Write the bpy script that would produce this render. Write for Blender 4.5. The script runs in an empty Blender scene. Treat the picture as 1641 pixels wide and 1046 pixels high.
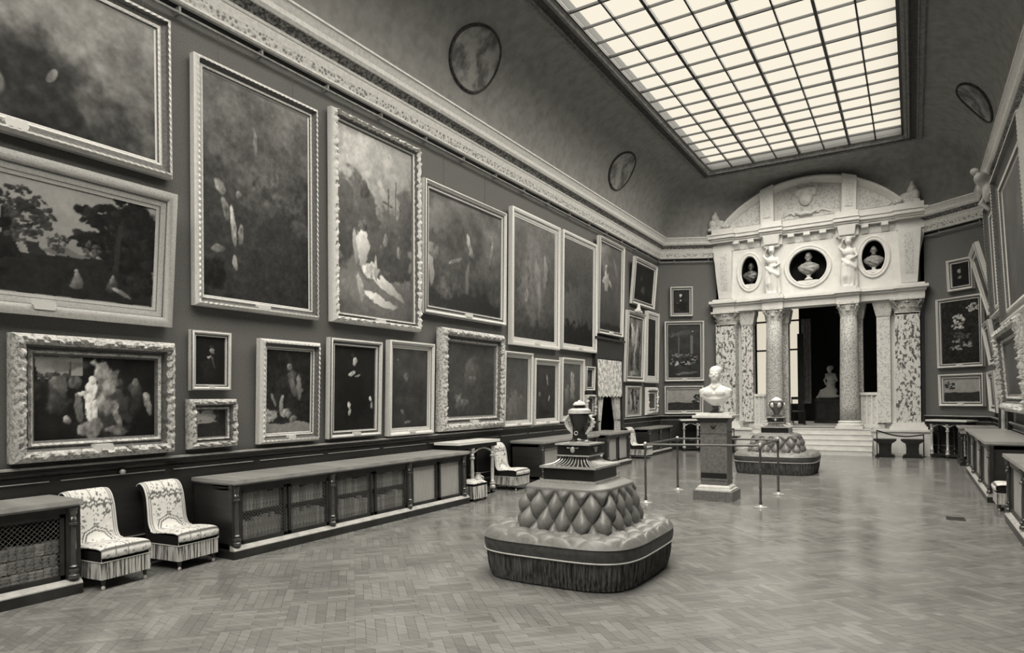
import bpy, bmesh, math, random
import numpy as np
from mathutils import Vector, Matrix
R = math.radians
col = bpy.context.scene.collection
random.seed(7)
XL, XR, ZC = -7.1, 1.74, 6.2           # side walls, underside of cornice
CL0, CL1 = (XL, 20.9), (-5.45, 21.8)   # canted corner walls
CR0, CR1 = (0.29, 21.8), (XR, 20.65)
YB = -6.0

# ------------------------------------------------------------------ materials
def tint(v):
    return (v, v * .995, v * .975, 1)
MATS = {}
def mat(name, v, rough=.6, var=0, scale=8, bump=0, spec=.3, v2=None, metal=0, attr=None, stretch=(1, 1, 1), kind='noise', detail=6, contrast=None):
    """warm grey surface of albedo v, mottled towards v2 by an object-space noise"""
    if name in MATS: return MATS[name]
    m = bpy.data.materials.new(name); m.use_nodes = True
    nt = m.node_tree; b = nt.nodes['Principled BSDF']
    b.inputs['Roughness'].default_value = rough
    b.inputs['Specular IOR Level'].default_value = spec
    b.inputs['Metallic'].default_value = metal
    L = nt.links.new
    b.inputs['Base Color'].default_value = tint(v)
    if attr:
        a = nt.nodes.new('ShaderNodeAttribute'); a.attribute_name = attr
        L(a.outputs['Color'], b.inputs['Base Color'])
    if var or v2 is not None or bump:
        tc = nt.nodes.new('ShaderNodeTexCoord'); mp = nt.nodes.new('ShaderNodeMapping')
        mp.inputs['Scale'].default_value = stretch
        L(tc.outputs['Object'], mp.inputs['Vector'])
        if kind == 'voronoi':
            n = nt.nodes.new('ShaderNodeTexVoronoi'); n.inputs['Scale'].default_value = scale; out = n.outputs['Distance']
        elif kind == 'wave':
            n = nt.nodes.new('ShaderNodeTexWave'); n.inputs['Scale'].default_value = scale
            n.inputs['Distortion'].default_value = 6; n.inputs['Detail'].default_value = 3; out = n.outputs['Fac']
        else:
            n = nt.nodes.new('ShaderNodeTexNoise'); n.inputs['Scale'].default_value = scale
            n.inputs['Detail'].default_value = detail; n.inputs['Roughness'].default_value = .6; out = n.outputs['Fac']
        L(mp.outputs['Vector'], n.inputs['Vector'])
        if (var or v2 is not None) and not attr:
            r = nt.nodes.new('ShaderNodeValToRGB'); c = contrast or (.35, .65)
            r.color_ramp.elements[0].position = c[0]; r.color_ramp.elements[1].position = c[1]
            lo = v2 if v2 is not None else v * (1 - var)
            r.color_ramp.elements[0].color = tint(lo); r.color_ramp.elements[1].color = tint(v if v2 is not None else v * (1 + var))
            L(out, r.inputs['Fac']); L(r.outputs['Color'], b.inputs['Base Color'])
        if bump:
            bp = nt.nodes.new('ShaderNodeBump'); bp.inputs['Strength'].default_value = bump; bp.inputs['Distance'].default_value = .02
            L(out, bp.inputs['Height']); L(bp.outputs['Normal'], b.inputs['Normal'])
    MATS[name] = m
    return m

M_cloth = mat('wall_cloth', .132, .9, .16, 60, .1, .1)
M_wains = mat('wainscot_wood', .022, .45, .35, 6, 0, .35, stretch=(1, .15, 1))
M_rail = mat('rail_light', .34, .5, .2, 10)
M_gilt = mat('gilt', .62, .42, .07, 30, .08, .5)
M_giltdark = mat('gilt_worn', .40, .5, .14, 60, .2, .4)
M_groove = mat('gilt_toned_cove', .13, .6, .3, 40)  # darker toned gilding on some strips of the frame profiles
M_carved = mat('gilt_carved', .62, .5, v2=.22, scale=28, bump=.8, spec=.4, contrast=(.36, .56))
M_paint = mat('canvas_paint', .1, .55, attr='paint', bump=.12, scale=60, spec=.25)
M_plaque = mat('plaque_enamel', .62, .4)
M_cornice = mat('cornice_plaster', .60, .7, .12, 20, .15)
M_cornorn = mat('cornice_ornament', .58, .7, v2=.2, scale=19, bump=.7, kind='voronoi', contrast=(.25, .5))
M_cornleaf = mat('cornice_leaf_band', .36, .8, v2=.08, scale=22, bump=.9, contrast=(.42, .6))
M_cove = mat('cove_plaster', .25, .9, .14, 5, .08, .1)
M_covefig = mat('medallion_relief', .30, .9, v2=.11, scale=3.2, bump=.5, contrast=(.4, .6))
M_curb = mat('skylight_surround', .20, .7, .3, 12)
M_curbdark = mat('skylight_surround_dark', .075, .8, v2=.03, scale=14, bump=.5)
M_iron = mat('dark_iron', .03, .5)
M_marble = mat('white_marble', .68, .5, .05, 7, .12)
M_marblew = mat('bust_marble', .70, .45, .02, 5)
M_relief = mat('carved_marble', .66, .6, v2=.42, scale=20, bump=.9, contrast=(.36, .52))
M_grot = mat('inlaid_marble', .62, .5, v2=.09, scale=17, bump=.5, stretch=(1, 1, .55), contrast=(.42, .5))
M_grot2 = mat('mottled_marble', .54, .5, v2=.22, scale=26, bump=.6, contrast=(.38, .58))
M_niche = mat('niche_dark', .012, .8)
M_bronze = mat('dark_bust', .085, .35, .4, 9, spec=.6)
M_bronzed = mat('grey_bust', .26, .4, .3, 9)
M_ebony = mat('ebony_wood', .016, .3, .3, 9, 0, .5)
M_turned = mat('turned_oak', .06, .16, .2, 9, spec=.9)
M_wood = mat('dark_oak', .026, .38, .4, 5, 0, .45, stretch=(1, .12, 1))
M_top = mat('cabinet_top_wood', .33, .3, .2, 5, 0, .5, stretch=(1, .1, 1))
M_plinth = mat('plinth_moulding', .40, .4, .2, 9)
M_wire = mat('brass_wire', .22, .4, metal=.2)
M_linen = mat('pale_linen', .62, .9, .12, 50, .2, stretch=(1, 1, .05))
M_book = mat('book_leather', .30, .55, v2=.10, scale=30)
M_book2 = mat('book_calf', .44, .55, v2=.18, scale=30)
M_tap = mat('tapestry', .5, .9, attr='paint', bump=.15, scale=120, spec=.1)
M_velvet = mat('dark_velvet', .018, .9, spec=.1)
M_fringe = mat('fringe_thread', .62, .85, v2=.09, scale=48, stretch=(1, 1, .04), contrast=(.44, .54))
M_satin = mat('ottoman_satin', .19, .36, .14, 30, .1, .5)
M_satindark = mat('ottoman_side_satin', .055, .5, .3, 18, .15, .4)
M_ofringe = mat('ottoman_fringe', .12, .8, v2=.025, scale=60, stretch=(1, 1, .03), contrast=(.4, .58))
M_cord = mat('pale_cord', .55, .7)
M_gold = mat('ormolu', .55, .3, .2, 20, .1, .6, metal=.35)
M_china = mat('pale_porcelain', .6, .25, .2, 16)
M_glaze = mat('dark_glaze', .02, .08, spec=.8)
M_steel = mat('stanchion_metal', .09, .35, metal=.3)
M_stone = mat('pedestal_stone', .15, .35, .3, 22, spec=.5)
M_stonel = mat('pedestal_moulding_stone', .7, .4, .1, 12)
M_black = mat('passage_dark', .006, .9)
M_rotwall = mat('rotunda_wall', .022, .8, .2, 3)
M_curt = mat('door_curtain', .58, .9, v2=.36, scale=14, bump=.3, stretch=(1, 1, .5), contrast=(.4, .6))
M_valance = mat('valance_tapestry', .80, .9, v2=.34, scale=9, bump=.3, contrast=(.42, .58))
M_stepst = mat('step_stone', .6, .6, .08, 5)
M_arch = mat('pediment_marble', .66, .6, .06, 12, .2)  # plain marble of the curved pediment, its ribs and mask

def floor_material():
    m = bpy.data.materials.new('parquet'); m.use_nodes = True
    nt = m.node_tree; b = nt.nodes['Principled BSDF']; L = nt.links.new; N = nt.nodes.new
    tc = N('ShaderNodeTexCoord')
    def brick(rot, off):
        mp = N('ShaderNodeMapping'); mp.inputs['Rotation'].default_value = (0, 0, rot); mp.inputs['Location'].default_value = off
        L(tc.outputs['Object'], mp.inputs['Vector'])
        br = N('ShaderNodeTexBrick'); br.inputs['Scale'].default_value = 1
        br.inputs['Brick Width'].default_value = .36; br.inputs['Row Height'].default_value = .075
        br.inputs['Mortar Size'].default_value = .0016; br.offset = .5
        br.inputs['Color1'].default_value = tint(.275); br.inputs['Color2'].default_value = tint(.19); br.inputs['Mortar'].default_value = tint(.10)
        L(mp.outputs['Vector'], br.inputs['Vector']); return br.outputs['Color']
    a = brick(R(45), (0, 0, 0)); c = brick(R(135), (.13, .2, 0))
    # alternate runs of boards along the room
    mp = N('ShaderNodeMapping'); mp.inputs['Rotation'].default_value = (0, 0, R(45)); L(tc.outputs['Object'], mp.inputs['Vector'])
    ck = N('ShaderNodeTexChecker'); ck.inputs['Scale'].default_value = 1.9; L(mp.outputs['Vector'], ck.inputs['Vector'])
    mx = N('ShaderNodeMixRGB'); L(ck.outputs['Fac'], mx.inputs['Fac']); L(a, mx.inputs['Color1']); L(c, mx.inputs['Color2'])
    nz = N('ShaderNodeTexNoise'); nz.inputs['Scale'].default_value = 1.3; nz.inputs['Detail'].default_value = 5; L(tc.outputs['Object'], nz.inputs['Vector'])
    mp2 = N('ShaderNodeMapping'); mp2.inputs['Rotation'].default_value = (0, 0, R(45)); mp2.inputs['Scale'].default_value = (3, 40, 1); L(tc.outputs['Object'], mp2.inputs['Vector'])
    ng = N('ShaderNodeTexNoise'); ng.inputs['Scale'].default_value = 1; L(mp2.outputs['Vector'], ng.inputs['Vector'])
    rr = N('ShaderNodeValToRGB'); rr.color_ramp.elements[0].position = .3; rr.color_ramp.elements[1].position = .7
    rr.color_ramp.elements[0].color = (.72, .72, .72, 1); rr.color_ramp.elements[1].color = (1.15, 1.15, 1.15, 1)
    L(nz.outputs['Fac'], rr.inputs['Fac'])
    mu = N('ShaderNodeMixRGB'); mu.blend_type = 'MULTIPLY'; mu.inputs['Fac'].default_value = .8; L(mx.outputs['Color'], mu.inputs['Color1']); L(rr.outputs['Color'], mu.inputs['Color2'])
    r2 = N('ShaderNodeValToRGB'); r2.color_ramp.elements[0].position = .35; r2.color_ramp.elements[1].position = .65
    r2.color_ramp.elements[0].color = (.8, .8, .8, 1); r2.color_ramp.elements[1].color = (1.1, 1.1, 1.1, 1); L(ng.outputs['Fac'], r2.inputs['Fac'])
    m3 = N('ShaderNodeMixRGB'); m3.blend_type = 'MULTIPLY'; m3.inputs['Fac'].default_value = .7; L(mu.outputs['Color'], m3.inputs['Color1']); L(r2.outputs['Color'], m3.inputs['Color2'])
    L(m3.outputs['Color'], b.inputs['Base Color'])
    ra = N('ShaderNodeMapRange'); ra.inputs['To Min'].default_value = .10; ra.inputs['To Max'].default_value = .28; L(nz.outputs['Fac'], ra.inputs['Value']); L(ra.outputs['Result'], b.inputs['Roughness'])
    b.inputs['Specular IOR Level'].default_value = .75
    return m
M_floor = floor_material()

def glass_material(name, v):
    m = bpy.data.materials.new(name); m.use_nodes = True; nt = m.node_tree; nt.nodes.clear()
    o = nt.nodes.new('ShaderNodeOutputMaterial'); mx = nt.nodes.new('ShaderNodeMixShader'); mx.inputs[0].default_value = .03
    t = nt.nodes.new('ShaderNodeBsdfTransparent'); t.inputs['Color'].default_value = (v, v * .985, v * .94, 1)
    g = nt.nodes.new('ShaderNodeBsdfTranslucent'); g.inputs['Color'].default_value = (.8, .8, .76, 1)
    nt.links.new(t.outputs[0], mx.inputs[1]); nt.links.new(g.outputs[0], mx.inputs[2]); nt.links.new(mx.outputs[0], o.inputs[0])
    return m
M_glass = glass_material('skylight_glass', .97)

# ------------------------------------------------------------------ mesh helpers
class MB:
    def __init__(s): s.v = []; s.f = []; s.mi = []
    def add(s, vs, fs):
        n = len(s.v); s.v += [tuple(p) for p in vs]; s.f += [tuple(i + n for i in f) for f in fs]; return s
    def box(s, x0, x1, y0, y1, z0, z1):
        return s.add([(x0, y0, z0), (x1, y0, z0), (x1, y1, z0), (x0, y1, z0), (x0, y0, z1), (x1, y0, z1), (x1, y1, z1), (x0, y1, z1)],
                     [(3, 2, 1, 0), (4, 5, 6, 7), (0, 1, 5, 4), (1, 2, 6, 5), (2, 3, 7, 6), (3, 0, 4, 7)])
    def frustum(s, cx, cy, z0, z1, a0, b0, a1, b1):
        return s.add([(cx - a0, cy - b0, z0), (cx + a0, cy - b0, z0), (cx + a0, cy + b0, z0), (cx - a0, cy + b0, z0),
                      (cx - a1, cy - b1, z1), (cx + a1, cy - b1, z1), (cx + a1, cy + b1, z1), (cx - a1, cy + b1, z1)],
                     [(3, 2, 1, 0), (4, 5, 6, 7), (0, 1, 5, 4), (1, 2, 6, 5), (2, 3, 7, 6), (3, 0, 4, 7)])
    def obox(s, p, q, z0, z1, out, inn=0):
        """box along the plan line p-q, from inn to out on the right-hand side of the line"""
        d = Vector((q[0] - p[0], q[1] - p[1])); d.normalize(); n = Vector((d.y, -d.x))
        pts = [Vector(p) + n * inn, Vector(q) + n * inn, Vector(q) + n * out, Vector(p) + n * out]
        vs = [(a.x, a.y, z0) for a in pts] + [(a.x, a.y, z1) for a in pts]
        return s.add(vs, [(3, 2, 1, 0), (4, 5, 6, 7), (0, 1, 5, 4), (1, 2, 6, 5), (2, 3, 7, 6), (3, 0, 4, 7)])
    def prism(s, pts, axis, a, b):
        """polygon pts extruded along axis ('x','y','z') from a to b"""
        def mk(p, t): return {'x': (t, p[0], p[1]), 'y': (p[0], t, p[1]), 'z': (p[0], p[1], t)}[axis]
        n = len(pts)
        return s.add([mk(p, a) for p in pts] + [mk(p, b) for p in pts],
                     [tuple(range(n - 1, -1, -1)), tuple(range(n, 2 * n))] + [(i, (i + 1) % n, n + (i + 1) % n, n + i) for i in range(n)])
    def tube(s, pts, r, n=8, cap=True):
        pts = [Vector(p) for p in pts]; rs = r if isinstance(r, (list, tuple)) else [r] * len(pts)
        vs = []; fs = []
        for i, p in enumerate(pts):
            d = (pts[min(i + 1, len(pts) - 1)] - pts[max(i - 1, 0)]).normalized()
            u = d.cross(Vector((0, 0, 1)) if abs(d.z) < .9 else Vector((1, 0, 0))).normalized(); w = d.cross(u)
            for k in range(n):
                a = 2 * math.pi * k / n; vs.append(p + (u * math.cos(a) + w * math.sin(a)) * rs[i])
        for i in range(len(pts) - 1):
            for k in range(n):
                fs.append((i * n + k, i * n + (k + 1) % n, (i + 1) * n + (k + 1) % n, (i + 1) * n + k))
        if cap: fs += [tuple(range(n - 1, -1, -1)), tuple(range((len(pts) - 1) * n, len(pts) * n))]
        return s.add(vs, fs)
    def lathe(s, prof, cx=0, cy=0, n=24, sq=None):
        """prof = [(radius, z)]; sq = exponent for a rounded-square plan"""
        vs = []; fs = []; m = len(prof)
        for r, z in prof:
            for k in range(n):
                a = 2 * math.pi * k / n; c, q = math.cos(a), math.sin(a); rr = r
                if sq: rr = r / (abs(c) ** sq + abs(q) ** sq) ** (1 / sq)
                vs.append((cx + c * rr, cy + q * rr, z))
        for i in range(m - 1):
            for k in range(n):
                fs.append((i * n + k, i * n + (k + 1) % n, (i + 1) * n + (k + 1) % n, (i + 1) * n + k))
        fs += [tuple(range(n - 1, -1, -1)), tuple(range((m - 1) * n, m * n))]
        return s.add(vs, fs)
    def grid(s, rows):
        """rows = list of equally long point lists"""
        n = len(rows[0]); vs = [p for r in rows for p in r]
        return s.add(vs, [(i * n + j, i * n + j + 1, (i + 1) * n + j + 1, (i + 1) * n + j) for i in range(len(rows) - 1) for j in range(n - 1)])
    def ell(s, c, r, nu=12, nv=8, rot=None):
        vs = []; fs = []; c = Vector(c)
        m = rot or Matrix.Identity(3)
        for i in range(1, nv):
            t = math.pi * i / nv
            for k in range(nu):
                a = 2 * math.pi * k / nu
                vs.append(c + m @ Vector((r[0] * math.sin(t) * math.cos(a), r[1] * math.sin(t) * math.sin(a), r[2] * math.cos(t))))
        vs += [c + m @ Vector((0, 0, r[2])), c + m @ Vector((0, 0, -r[2]))]; T = len(vs) - 2
        for i in range(nv - 2):
            for k in range(nu):
                fs.append((i * nu + k, (i + 1) * nu + k, (i + 1) * nu + (k + 1) % nu, i * nu + (k + 1) % nu))
        for k in range(nu):
            fs.append((T, k, (k + 1) % nu)); fs.append((T + 1, (nv - 2) * nu + (k + 1) % nu, (nv - 2) * nu + k))
        return s.add(vs, fs)
    def sweep(s, path, prof, closed_prof=True):
        """profile (out, z) swept along a plan path with mitred corners; out is to the right of the path"""
        P = [Vector(p) for p in path]; rows = []
        for i, p in enumerate(P):
            ns = []
            if i > 0: d = (P[i] - P[i - 1]).normalized(); ns.append(Vector((d.y, -d.x)))
            if i < len(P) - 1: d = (P[i + 1] - P[i]).normalized(); ns.append(Vector((d.y, -d.x)))
            n = ns[0] if len(ns) == 1 else (ns[0] + ns[1]) / (1 + ns[0].dot(ns[1]))
            rows.append([(p.x + n.x * o, p.y + n.y * o, z) for o, z in prof])
        m = len(prof); vs = [q for r in rows for q in r]; fs = []
        for i in range(len(rows) - 1):
            for j in range(m if closed_prof else m - 1):
                k = (j + 1) % m; fs.append((i * m + j, (i + 1) * m + j, (i + 1) * m + k, i * m + k))
        if closed_prof: fs += [tuple(range(m)), tuple(range(len(vs) - 1, len(vs) - m - 1, -1))]
        return s.add(vs, fs)
    def xf(s, M):
        s.v = [tuple(M @ Vector(p)) for p in s.v]; return s
    def build(s, name, m, parent=None, smooth=False, colors=None, loc=None, fix=True):
        me = bpy.data.meshes.new(name); me.from_pydata(s.v, [], s.f)
        if fix:
            bm = bmesh.new(); bm.from_mesh(me); bmesh.ops.recalc_face_normals(bm, faces=bm.faces); bm.to_mesh(me); bm.free()
        if smooth:
            me.polygons.foreach_set('use_smooth', [True] * len(me.polygons))
            if smooth != 'all':
                try: me.set_sharp_from_angle(angle=R(40))
                except Exception: pass
        if colors is not None:
            a = me.color_attributes.new('paint', 'FLOAT_COLOR', 'POINT')
            a.data.foreach_set('color', np.asarray(colors, dtype=np.float32).ravel())
        me.materials.append(m)
        o = bpy.data.objects.new(name, me); col.objects.link(o)
        if parent is not None: o.parent = parent
        if loc is not None: o.location = loc
        return o

def tag(o, label=None, cat=None, group=None, kind=None):
    if label: o['label'] = label
    if cat: o['category'] = cat
    if group: o['group'] = group
    if kind: o['kind'] = kind
    return o
def empty(name, loc=(0, 0, 0), rz=0, label=None, cat=None, group=None, kind=None):
    o = bpy.data.objects.new(name, None); col.objects.link(o); o.location = loc; o.rotation_euler = (0, 0, rz)
    o.empty_display_size = .1
    return tag(o, label, cat, group, kind)
def struct(mb, name, m, label=None, smooth=False, cat=None, parent=None):
    o = mb.build(name, m, parent, smooth); return tag(o, label, cat, None, 'structure')
def copy_tree(o, parent=None):
    c = o.copy(); col.objects.link(c); c.parent = parent
    for ch in [x for x in bpy.data.objects if x.parent == o and x is not c]: copy_tree(ch, c)
    return c
def place(o, loc, rz=0, label=None):
    o.location = loc; o.rotation_euler = (0, 0, rz)
    if label: o['label'] = label
    return o

def sculpt(name, prims, voxel, m, parent=None, loc=None, smooth_it=6):
    """one continuous carved surface grown from ellipsoids and tapering limbs"""
    mb = MB()
    for p in prims:
        if p[0] == 'e': mb.ell(p[1], p[2], 16, 10, Matrix.Rotation(R(p[3]), 3, p[4]) if len(p) > 3 else None)
        elif p[0] == 'c':
            mb.tube(p[1], p[2], 10)
            for q, r in ((p[1][0], p[2][0]), (p[1][-1], p[2][-1])): mb.ell(q, (r, r, r), 10, 8)
        elif p[0] == 'b': mb.box(*p[1])
        elif p[0] == 't':   # torso: scale, levels of (z, half width, half depth, y)
            sc_ = p[1]; rows = [[(hw * math.cos(a) * sc_, (yy + hd * math.sin(a)) * sc_, z * sc_) for a in np.linspace(0, 2 * math.pi, 29)[:-1]] for z, hw, hd, yy in p[2]]
            n_ = len(mb.v); mb.v += [q for r_ in rows for q in r_]; k_ = 28
            mb.f += [(n_ + i * k_ + j, n_ + i * k_ + (j + 1) % k_, n_ + (i + 1) * k_ + (j + 1) % k_, n_ + (i + 1) * k_ + j) for i in range(len(rows) - 1) for j in range(k_)]
            mb.f += [tuple(n_ + q for q in range(k_ - 1, -1, -1)), tuple(n_ + (len(rows) - 1) * k_ + q for q in range(k_))]
    o = mb.build(name, m, parent, 'all', loc=loc)
    r = o.modifiers.new('Remesh', 'REMESH'); r.mode = 'VOXEL'; r.voxel_size = voxel; r.use_smooth_shade = True
    s = o.modifiers.new('Smooth', 'SMOOTH'); s.iterations = smooth_it; s.factor = .5
    return o

# ------------------------------------------------------------------ the painter of canvases
def vnoise(u, v, seed):
    rs = np.random.RandomState(seed); T = rs.rand(64, 64)
    i = np.floor(u).astype(int); j = np.floor(v).astype(int); a = u - i; b = v - j
    a = a * a * (3 - 2 * a); b = b * b * (3 - 2 * b)
    g = lambda p, q: T[p % 64, q % 64]
    return (g(i, j) * (1 - a) + g(i + 1, j) * a) * (1 - b) + (g(i, j + 1) * (1 - a) + g(i + 1, j + 1) * a) * b
def fnoise(u, v, seed, o=4):
    s = 0; a = .5; t = 0
    for k in range(o): s = s + a * vnoise(u * 2 ** k, v * 2 ** k, seed + k); t += a; a *= .55
    return s / t
KP = 1.0
def paint_eval(U, V, asp, ops, seed=1):
    """U, V in 0..1; values are tones 0..1 as seen, turned into albedo at the end"""
    val = np.zeros_like(U) + .2; rs = random.Random(seed)
    def blend(mask, v): nonlocal val; val = val * (1 - mask) + v * mask
    wob = (fnoise(U * 14, V * 14 * asp, seed + 50, 3) - .5); wx = (fnoise(U * 9, V * 9 * asp, seed + 61, 4) - .5); wy = (fnoise(U * 9, V * 9 * asp, seed + 67, 4) - .5); fold = (fnoise(U * 34, V * 22 * asp, seed + 71, 3) - .5) * 2
    def E(cx, cy, rx, ry, deg, v, soft=.25, w=.35):
        c, s = math.cos(R(deg)), math.sin(R(deg)); m_ = min(rx, ry * 1.2) * 1.7; dx = U - cx + wx * m_; dy = (V - cy) * asp + wy * m_
        d = np.sqrt(((dx * c + dy * s) / rx) ** 2 + ((-dx * s + dy * c) / ry) ** 2) + wob * w
        sh = 1 + .28 * np.clip((-dx * .7 + dy * .6) / max(rx, ry), -1, 1)
        blend(np.clip((1 - d) / (soft * .5) + .5, 0, 1), v * sh * (1 + (.36 if max(rx, ry) < .16 else .08) * fold))
    for op in ops:
        k = op[0]
        if k == 'g': val = op[1] + (op[2] - op[1]) * V
        elif k == 'n': val = val + (fnoise(U * op[1], V * op[1] * asp, seed + int(op[1] * 7), 5) - .5) * 2 * op[2]
        elif k == 'e': E(*op[1:])
        elif k == 'p':
            pts = op[1]; ins = np.zeros(U.shape, bool); uu = U + wob * .02; vv = V + wob * .02
            for i in range(len(pts)):
                x0, y0 = pts[i]; x1, y1 = pts[(i + 1) % len(pts)]
                if y0 == y1: continue
                ins ^= ((y0 > vv) != (y1 > vv)) & (uu < (x1 - x0) * (vv - y0) / (y1 - y0) + x0)
            blend(ins.astype(float), op[2])
        elif k == 'l':   # foliage: cx, cy, rx, ry, tone, count, size
            for q in range(op[6]):
                a = rs.random() * 6.28; d = math.sqrt(rs.random())
                E(op[1] + op[3] * d * math.cos(a), op[2] + op[4] * d * math.sin(a) / asp, op[7] * rs.uniform(.5, 1.2), op[7] * rs.uniform(.3, .7), rs.uniform(-40, 40), op[5] + rs.uniform(-.03, .03), .4, .8)
        elif k == 'f':   # small figure: cx, foot y, height, skin, robe, lean
            cx, y, h, sk, rb, ln = op[1:7]; H = h
            E(cx, y + .38 * H / asp, .26 * H, .42 * H, ln, rb, .5, .5); E(cx + .02 * H, y + .12 * H / asp, .30 * H, .16 * H, 0, rb * .8, .5, .5)
            E(cx - .01 * H, y + .66 * H / asp, .15 * H, .2 * H, ln, (sk + rb) / 2, .5, .4)
            E(cx + math.sin(R(-ln)) * .2 * H, y + .9 * H / asp, .075 * H, .1 * H, 0, sk, .5, .2)
    val = val + (fnoise(U * 70, V * 70 * asp, seed + 99, 2) - .5) * .05
    return np.clip((val - .03) * 1.04, .03, .95)
def to_rgba(val, k=1.0):
    a = np.clip(val, 0, 1) ** 2.2 * k
    return np.stack([a, a * .995, a * .975, np.ones_like(a)], -1)

# ------------------------------------------------------------------ framed pictures
def rect_sweep(mb, w, h, prof, orn=None, step=.05, dark=()):
    """picture frame: prof = [(inset, height off the wall, carve)], swept round the w x h rectangle with mitres"""
    P = prof; m = len(P)
    corners = lambda d: [(-w / 2 + d, d), (w / 2 - d, d), (w / 2 - d, h - d), (-w / 2 + d, h - d)]
    vs = []; fs = []; rows = 0
    for k in range(4):
        L = w if k % 2 == 0 else h; N = max(1, int(L / step)) if orn else 1
        for i in range(N):
            t = i / N
            for j, pp in enumerate(P):
                c = corners(pp[0]); a, b = c[k], c[(k + 1) % 4]
                dn = orn(j, t * L, pp[2] if len(pp) > 2 else 0, k) if orn else 0
                # local: x along the wall, y = -height off wall, z up
                vs.append((a[0] + (b[0] - a[0]) * t, -(pp[1] + dn), a[1] + (b[1] - a[1]) * t))
            rows += 1
    for i in range(rows):
        for j in range(m - 1):
            fs.append((i * m + j, ((i + 1) % rows) * m + j, ((i + 1) % rows) * m + j + 1, i * m + j + 1)); mb.mi.append(1 if j in dark else 0)
    return mb.add(vs, fs)
def bead(j, s, c, k): return c * (.5 + .5 * math.sin(s * 2 * math.pi / .07))
def leafy(j, s, c, k): return 1.5 * c * (abs(math.sin(s * math.pi / .11 + j * .9)) + .4 * math.sin(s * 37 + k * 2 + j * 2.1) + .3 * math.sin(s * 71 + j))

def picture(label, P, u, Y0, Y1, z0, z1, tilt, ops, style='plain', fw=.14, dep=.11, seed=1, group=None, plaque=True, k=1.0, out=.02, m=None, name='framed_painting', cat='painting'):
    """P = plan point where the wall run starts, u = unit direction along the wall (interior to its right)"""
    w, h = abs(Y1 - Y0), z1 - z0; c = (Y0 + Y1) / 2
    n = Vector((u[1], -u[0])); loc = (P[0] + u[0] * c + n.x * out, P[1] + u[1] * c + n.y * out, z0)
    # local -y faces into the room, local x runs so that the viewer reads left to right
    rz = math.atan2(n.y, n.x) + math.pi / 2
    t = empty(name, loc, rz, label, cat, group); t.rotation_euler = (math.atan2(tilt, h), 0, rz)
    a = fw; d = dep; orn = None; step = .05; dark = ()
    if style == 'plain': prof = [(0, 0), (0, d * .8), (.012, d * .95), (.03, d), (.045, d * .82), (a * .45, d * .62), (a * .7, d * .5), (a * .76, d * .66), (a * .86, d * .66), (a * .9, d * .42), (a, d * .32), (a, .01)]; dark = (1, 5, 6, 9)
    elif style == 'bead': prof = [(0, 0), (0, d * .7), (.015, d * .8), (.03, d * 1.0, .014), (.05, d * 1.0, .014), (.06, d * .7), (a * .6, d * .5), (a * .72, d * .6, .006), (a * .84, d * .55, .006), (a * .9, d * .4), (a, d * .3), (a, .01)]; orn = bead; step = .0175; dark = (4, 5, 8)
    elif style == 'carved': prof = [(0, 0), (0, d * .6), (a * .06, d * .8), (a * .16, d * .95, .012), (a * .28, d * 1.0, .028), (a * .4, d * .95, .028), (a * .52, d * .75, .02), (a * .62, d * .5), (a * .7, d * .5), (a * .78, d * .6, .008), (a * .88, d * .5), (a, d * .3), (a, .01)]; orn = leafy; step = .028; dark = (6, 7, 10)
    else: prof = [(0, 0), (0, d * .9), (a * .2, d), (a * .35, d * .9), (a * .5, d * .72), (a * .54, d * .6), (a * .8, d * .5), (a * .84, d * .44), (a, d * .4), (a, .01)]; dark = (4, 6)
    mb = rect_sweep(MB(), w, h, prof, orn, step, dark)
    fo = mb.build('frame', m or (M_carved if style == 'carved' else M_gilt), t, smooth='s')
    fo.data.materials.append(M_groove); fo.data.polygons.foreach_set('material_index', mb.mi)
    iw, ih = w - 2 * a, h - 2 * a
    nx = int(min(210, max(40, iw / .0115))); ny = int(min(240, max(50, ih / .0125)))
    uu = np.linspace(0, 1, nx + 1); vv = np.linspace(0, 1, ny + 1); U, V = np.meshgrid(uu, vv)
    cm = MB(); yy = -d * .32
    cm.v = [(x, yy, z) for x, z in zip(((U - .5) * iw).ravel(), (a + V * ih).ravel())]
    cm.f = [(i * (nx + 1) + j, i * (nx + 1) + j + 1, (i + 1) * (nx + 1) + j + 1, (i + 1) * (nx + 1) + j) for i in range(ny) for j in range(nx)]
    cm.build('canvas', M_paint, t, colors=to_rgba(paint_eval(U, V, ih / iw, ops, seed), KP * k), fix=False)
    if plaque:
        pw = min(.085, w * .055)
        MB().prism([(-pw, a * .3), (pw, a * .3), (pw * 1.15, a * .5), (pw, a * .7), (-pw, a * .7), (-pw * 1.15, a * .5)], 'y', -d * 1.06, -d * .5).build('name_plate', M_plaque, t)
    return t
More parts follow.
